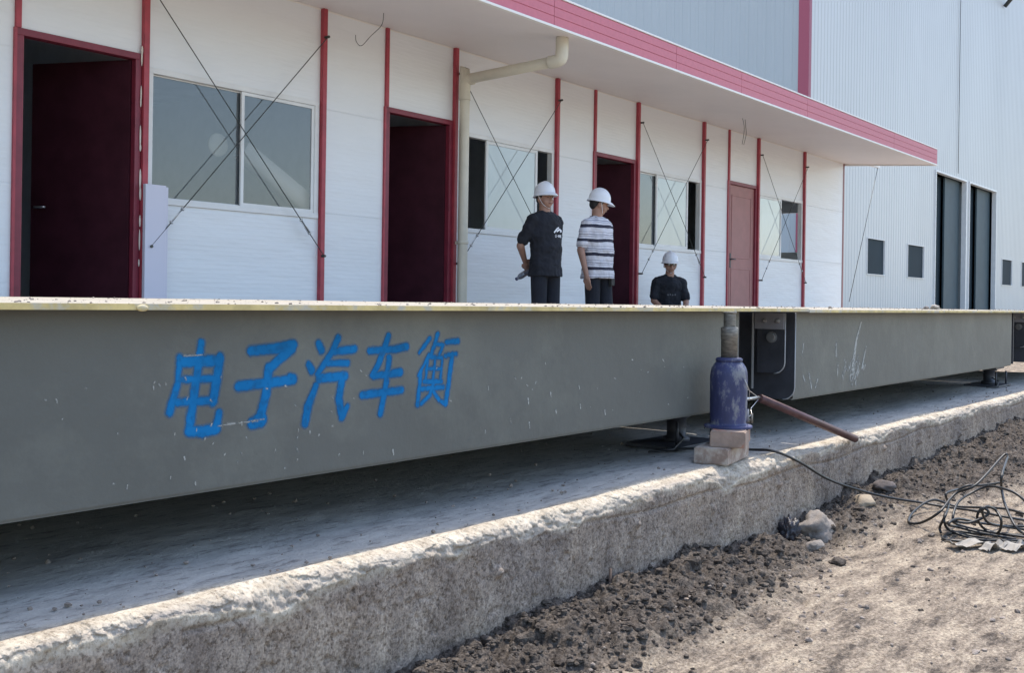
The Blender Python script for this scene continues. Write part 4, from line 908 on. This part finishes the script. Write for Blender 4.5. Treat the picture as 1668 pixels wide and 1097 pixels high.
    for s in (-1, 1): MB().tube(smoothpath([H(s*.092, .0, .140), H(s*.080, -.012, .085), H(s*.055, -.035, .025), H(0, -.052, -.012)], 4), .0028, 5).build('chin_strap', M['white_print'], t)
    # shirt
    sb = MB(); hem = .80 if not seated else .93
    seg(sb, tr(0, .005, 1.32), tr(0, .0, 1.08), (.176*WD, .122*WD), (.172*WD, .134*WD)); seg(sb, tr(0, -.006, 1.10), tr(0, .0, .94), (.172*WD, .134*WD), (.166*WD, .125*WD))
    if not seated: seg(sb, tr(0, 0, 1.0), tr(0, .0, hem), (.168*WD, .125*WD), (.190*WD, .142*WD), flat=True)
    seg(sb, sh[-1]+Vector((.0, 0, -.012)), sh[1]+Vector((0, 0, -.012)), .066, .066); seg(sb, tr(0, .015, 1.36), tr(0, .012, 1.42), (.105, .085), (.058, .056))
    for s in (-1, 1): seg(sb, tr(s*.02, .014, 1.425), sh[s], .045, .062)
    for s in (-1, 1):
        A = P['arm'][s]; el = Vector(A['elbow']); el = tr(*el) if A.get('rel', True) else el; d_ = el-sh[s]
        seg(sb, sh[s]-Vector((0, 0, .01)), sh[s]+d_*.78, .066, .062)
    so_ = sb.build('shirt', shirt_mat, t); remesh(so_, .008, 8)
    dz = so_.modifiers.new('folds', 'DISPLACE'); tx = bpy.data.textures.get('folds') or bpy.data.textures.new('folds', 'CLOUDS'); tx.noise_scale = .075; dz.texture = tx; dz.strength = .030; dz.mid_level = .5
    # trousers, shoes
    tb = MB(); seg(tb, tr(-.04, 0, .94), tr(.04, 0, .94), .105, .105); seg(tb, tr(-.04, 0, .88), tr(.04, 0, .88), .105, .105)
    for s in (-1, 1):
        Lg = P['leg'][s]; kn, an = Vector(Lg['knee']), Vector(Lg['ankle']); h_ = tr(s*.085, 0, .89)
        seg(tb, h_, kn, .090, .076); seg(tb, kn, an-Vector((0, 0, .01)), .076, .062)
        fd = Vector(Lg.get('toe', (0, -1, 0))); sb2 = MB(); seg(sb2, an+Vector((0, 0, -.045))-fd*.03, an+fd*.17-Vector((0, 0, .055)), .045, .036); so2 = sb2.build('shoe', M['shoe'], t); remesh(so2, .008, 3)
    to = tb.build('trousers', M['trouser'], t); remesh(to, .009, 7)
    if glasses:
        for s in (-1, 1): MB().tube([H(s*.031+.021*math.cos(a*.628), -.099-.002*abs(math.sin(a*.628)), .096+.016*math.sin(a*.628)) for a in range(11)], .003, 5).tube([H(s*.052, -.095, .10), H(s*.076, .0, .10)], .0025, 5).build('glasses', M['hair'], t)
        MB().ell(H(-.031, -.098, .096), (.020, .002, .014), HR).ell(H(.031, -.098, .096), (.020, .002, .014), HR).build('lens', M['glass_dusty'], t)
    return t, tr, H
def straight_leg(s, y=0, dx=0): return dict(knee=(s*.095+dx, -.01+y, .485), ankle=(s*.10+dx*1.2, .03+y, .09), toe=(s*.25, -.97, 0))
def polo_mat():
    m = mat('striped polo', (.5, .5, .5), .9, bump=.005, bscale=10); t = m.node_tree; p = t.nodes['Principled BSDF']
    tc = t.nodes.new('ShaderNodeTexCoord'); sp_ = t.nodes.new('ShaderNodeSeparateXYZ'); t.links.new(tc.outputs['Object'], sp_.inputs[0])
    nz = t.nodes.new('ShaderNodeTexNoise'); nz.inputs['Scale'].default_value = 5; t.links.new(tc.outputs['Object'], nz.inputs['Vector'])
    a = t.nodes.new('ShaderNodeMath'); a.operation = 'MULTIPLY_ADD'; t.links.new(nz.outputs[0], a.inputs[0]); a.inputs[1].default_value = .035; t.links.new(sp_.outputs[2], a.inputs[2])
    d = t.nodes.new('ShaderNodeMath'); d.operation = 'DIVIDE'; t.links.new(a.outputs[0], d.inputs[0]); d.inputs[1].default_value = .148
    f = t.nodes.new('ShaderNodeMath'); f.operation = 'FRACT'; t.links.new(d.outputs[0], f.inputs[0])
    r = t.nodes.new('ShaderNodeValToRGB'); r.color_ramp.interpolation = 'CONSTANT'; e = r.color_ramp.elements
    W_ = (.62, .60, .64, 1); K_ = (.03, .03, .05, 1); G_ = (.24, .24, .28, 1)
    e[0].position = 0; e[0].color = W_; e[1].position = .10; e[1].color = K_
    for pos, c in ((.32, W_), (.46, G_), (.50, W_), (.58, G_), (.64, W_), (.78, G_), (.81, W_)): q_ = e.new(pos); q_.color = c
    t.links.new(f.outputs[0], r.inputs[0]); t.links.new(r.outputs[0], p.inputs['Base Color']); return m
M['polo'] = polo_mat()
def wp(px, py, Y): return atY(px, py, Y)
# man 1: black T-shirt, hands behind the back
Y1 = 6.35; g1 = wp(889, 400, Y1)
P = dict(W=1.05, arm={-1: dict(elbow=(-.235, .11, 1.10), wrist=(-.09, .20, .95), dir=(.6, .15, -.75), palm=(0, 1, 0), side=-1, curl=.5), 1: dict(elbow=(.235, .11, 1.10), wrist=(.05, .21, .95), dir=(-.8, .1, -.4), palm=(0, 1, 0), side=1, curl=.6)},
         leg={-1: straight_leg(-1), 1: straight_leg(1)})
man1, tr1, H1 = person('standing man in black T-shirt and white helmet with hands behind his back', (g1.x, Y1, .25), R(-9), P, M['black_shirt'], head_yaw=R(-6), head_pitch=R(-5))
# shirt print
def ribbon(b, pl, wd, fy):
    for i in range(len(pl)-1):
        a, c = Vector(pl[i]), Vector(pl[i+1]); d = (c-a).normalized(); n_ = Vector((-d.y, d.x))*wd/2; k = 3; 
        for j in range(k):
            p_, q_ = a+(c-a)*(j/k), a+(c-a)*((j+1)/k)
            b.add([(v.x, fy(v.x), v.y) for v in (p_-n_, q_-n_, q_+n_, p_+n_)], [(0, 1, 2, 3)])
def fy(x): return -.130*math.sqrt(max(.05, 1-(x/.20)**2)) - .014 + .0
b = MB(); z0_ = 1.235; SX = -.022
ribbon(b, [(-.005, z0_), (.04, z0_+.045), (.065, z0_+.052)], .016, fy); ribbon(b, [(.03, z0_+.012), (.075, z0_+.036), (.115, z0_+.020)], .018, fy); ribbon(b, [(.085, z0_+.012), (.115, z0_+.018)], .014, fy)
x = .012
for ch in 'LI-NING':
    w_ = .011; zb_, zt_ = z0_-.045, z0_-.018
    st = {'L': [[(0, 1), (0, 0), (1, 0)]], 'I': [[(0, 1), (0, 0)]], '-': [[(0, .5), (1, .5)]], 'N': [[(0, 0), (0, 1), (1, 0), (1, 1)]], 'G': [[(1, 1), (0, 1), (0, 0), (1, 0), (1, .5), (.5, .5)]]}[ch]
    for s_ in st: ribbon(b, [(x+u*w_, zb_+v*(zt_-zb_)) for u, v in s_], .0045, fy)
    x += .008 if ch == 'I' else .0175
b.v = [(v[0]+SX, fy(v[0]+SX), v[2]) for v in b.v]; b.build('shirt_print', M['white_print'], man1)
# man 2: striped polo
Y2 = 6.25; g2 = wp(974, 400, Y2)
P = dict(W=1.13, arm={-1: dict(elbow=(-.235, .03, 1.09), wrist=(-.225, -.04, .83), dir=(.05, -.15, -1), palm=(1, 0, 0), side=1, curl=.25), 1: dict(elbow=(.20, .07, 1.10), wrist=(.17, .03, .84), dir=(-.1, -.1, -1), palm=(-1, 0, 0), side=-1, curl=.5)},
         leg={-1: straight_leg(-1), 1: straight_leg(1, -.04)})
man2, tr2, H2 = person('standing man in black and white striped polo shirt and white helmet looking right', (g2.x, Y2, .25), R(-2), P, M['polo'], head_yaw=R(48), head_pitch=R(10), hair_long=.01)
cb_ = MB().tube([tr2(.072*math.cos(a*math.pi/8), .012+.066*math.sin(a*math.pi/8), 1.447-.02*max(0, -math.sin(a*math.pi/8))) for a in range(17)], .014, 8); cb_.build('collar', M['trouser'], man2)
MB().box(.06, .12, -.140, -.100, .80-.075, .80-.005).build('belt_pouch', M['shoe'], man2, bevel=.006)
# man 3: sitting on the step
Y3 = 6.86; g3 = wp(1092, 470, Y3)
P = dict(hip=Vector((0, 0, .355)), lean=.22, arm={-1: dict(elbow=(-.215, -.08, 1.12), wrist=(-.13, -.33, .98), dir=(.5, -.7, -.3), palm=(.3, 0, -1), side=1, curl=.5), 1: dict(elbow=(.215, -.08, 1.12), wrist=(.13, -.33, .98), dir=(-.5, -.7, -.3), palm=(-.3, 0, -1), side=-1, curl=.5)},
         leg={s: dict(knee=(s*.16, -.42, .40), ankle=(s*.15, -.36, .09), toe=(s*.2, -.98, 0)) for s in (-1, 1)})
man3, tr3, H3 = person('man in black T-shirt, glasses and white helmet sitting low on the step', (g3.x, Y3+.05, .25), R(-42), P, M['black_shirt'], head_yaw=R(-8), head_pitch=R(0), glasses=True, seated=True)
b = MB()
for i, (u, v) in enumerate(((-.05, 0), (-.02, .004), (.012, -.002), (.045, .003))):
    q = tr3(u, -.128-.004, 1.20+v); b.add([q+Vector((-.010, 0, -.008)), q+Vector((.008, 0, -.009)), q+Vector((.009, 0, .008)), q+Vector((-.007, 0, .009))], [(0, 1, 2, 3)])
b.build('shirt_print', M['grey_print'], man3)
# water bottle in man 1's hand
a = wp(864, 440, Y1+.22); c = wp(841, 455, Y1+.22); d = (c-a).normalized(); L = (c-a).length
t = thing('water_bottle', 'clear plastic water bottle held behind the back of the man in black', 'bottle', tuple(a))
def tb(prof_): 
    pts_ = [tuple(d*z_) for r_, z_ in prof_]; return MB().tube(pts_, [r_ for r_, z_ in prof_], 14)
tb([(.015, -.06), (.030, -.055), (.032, -.02), (.029, 0), (.032, .03), (.032, L-.08), (.028, L-.06), (.014, L-.03), (.013, L-.02)]).build('bottle_body', M['bottle'], t)
tb([(.0165, L-.022), (.0165, L)]).build('cap', M['jack'], t)
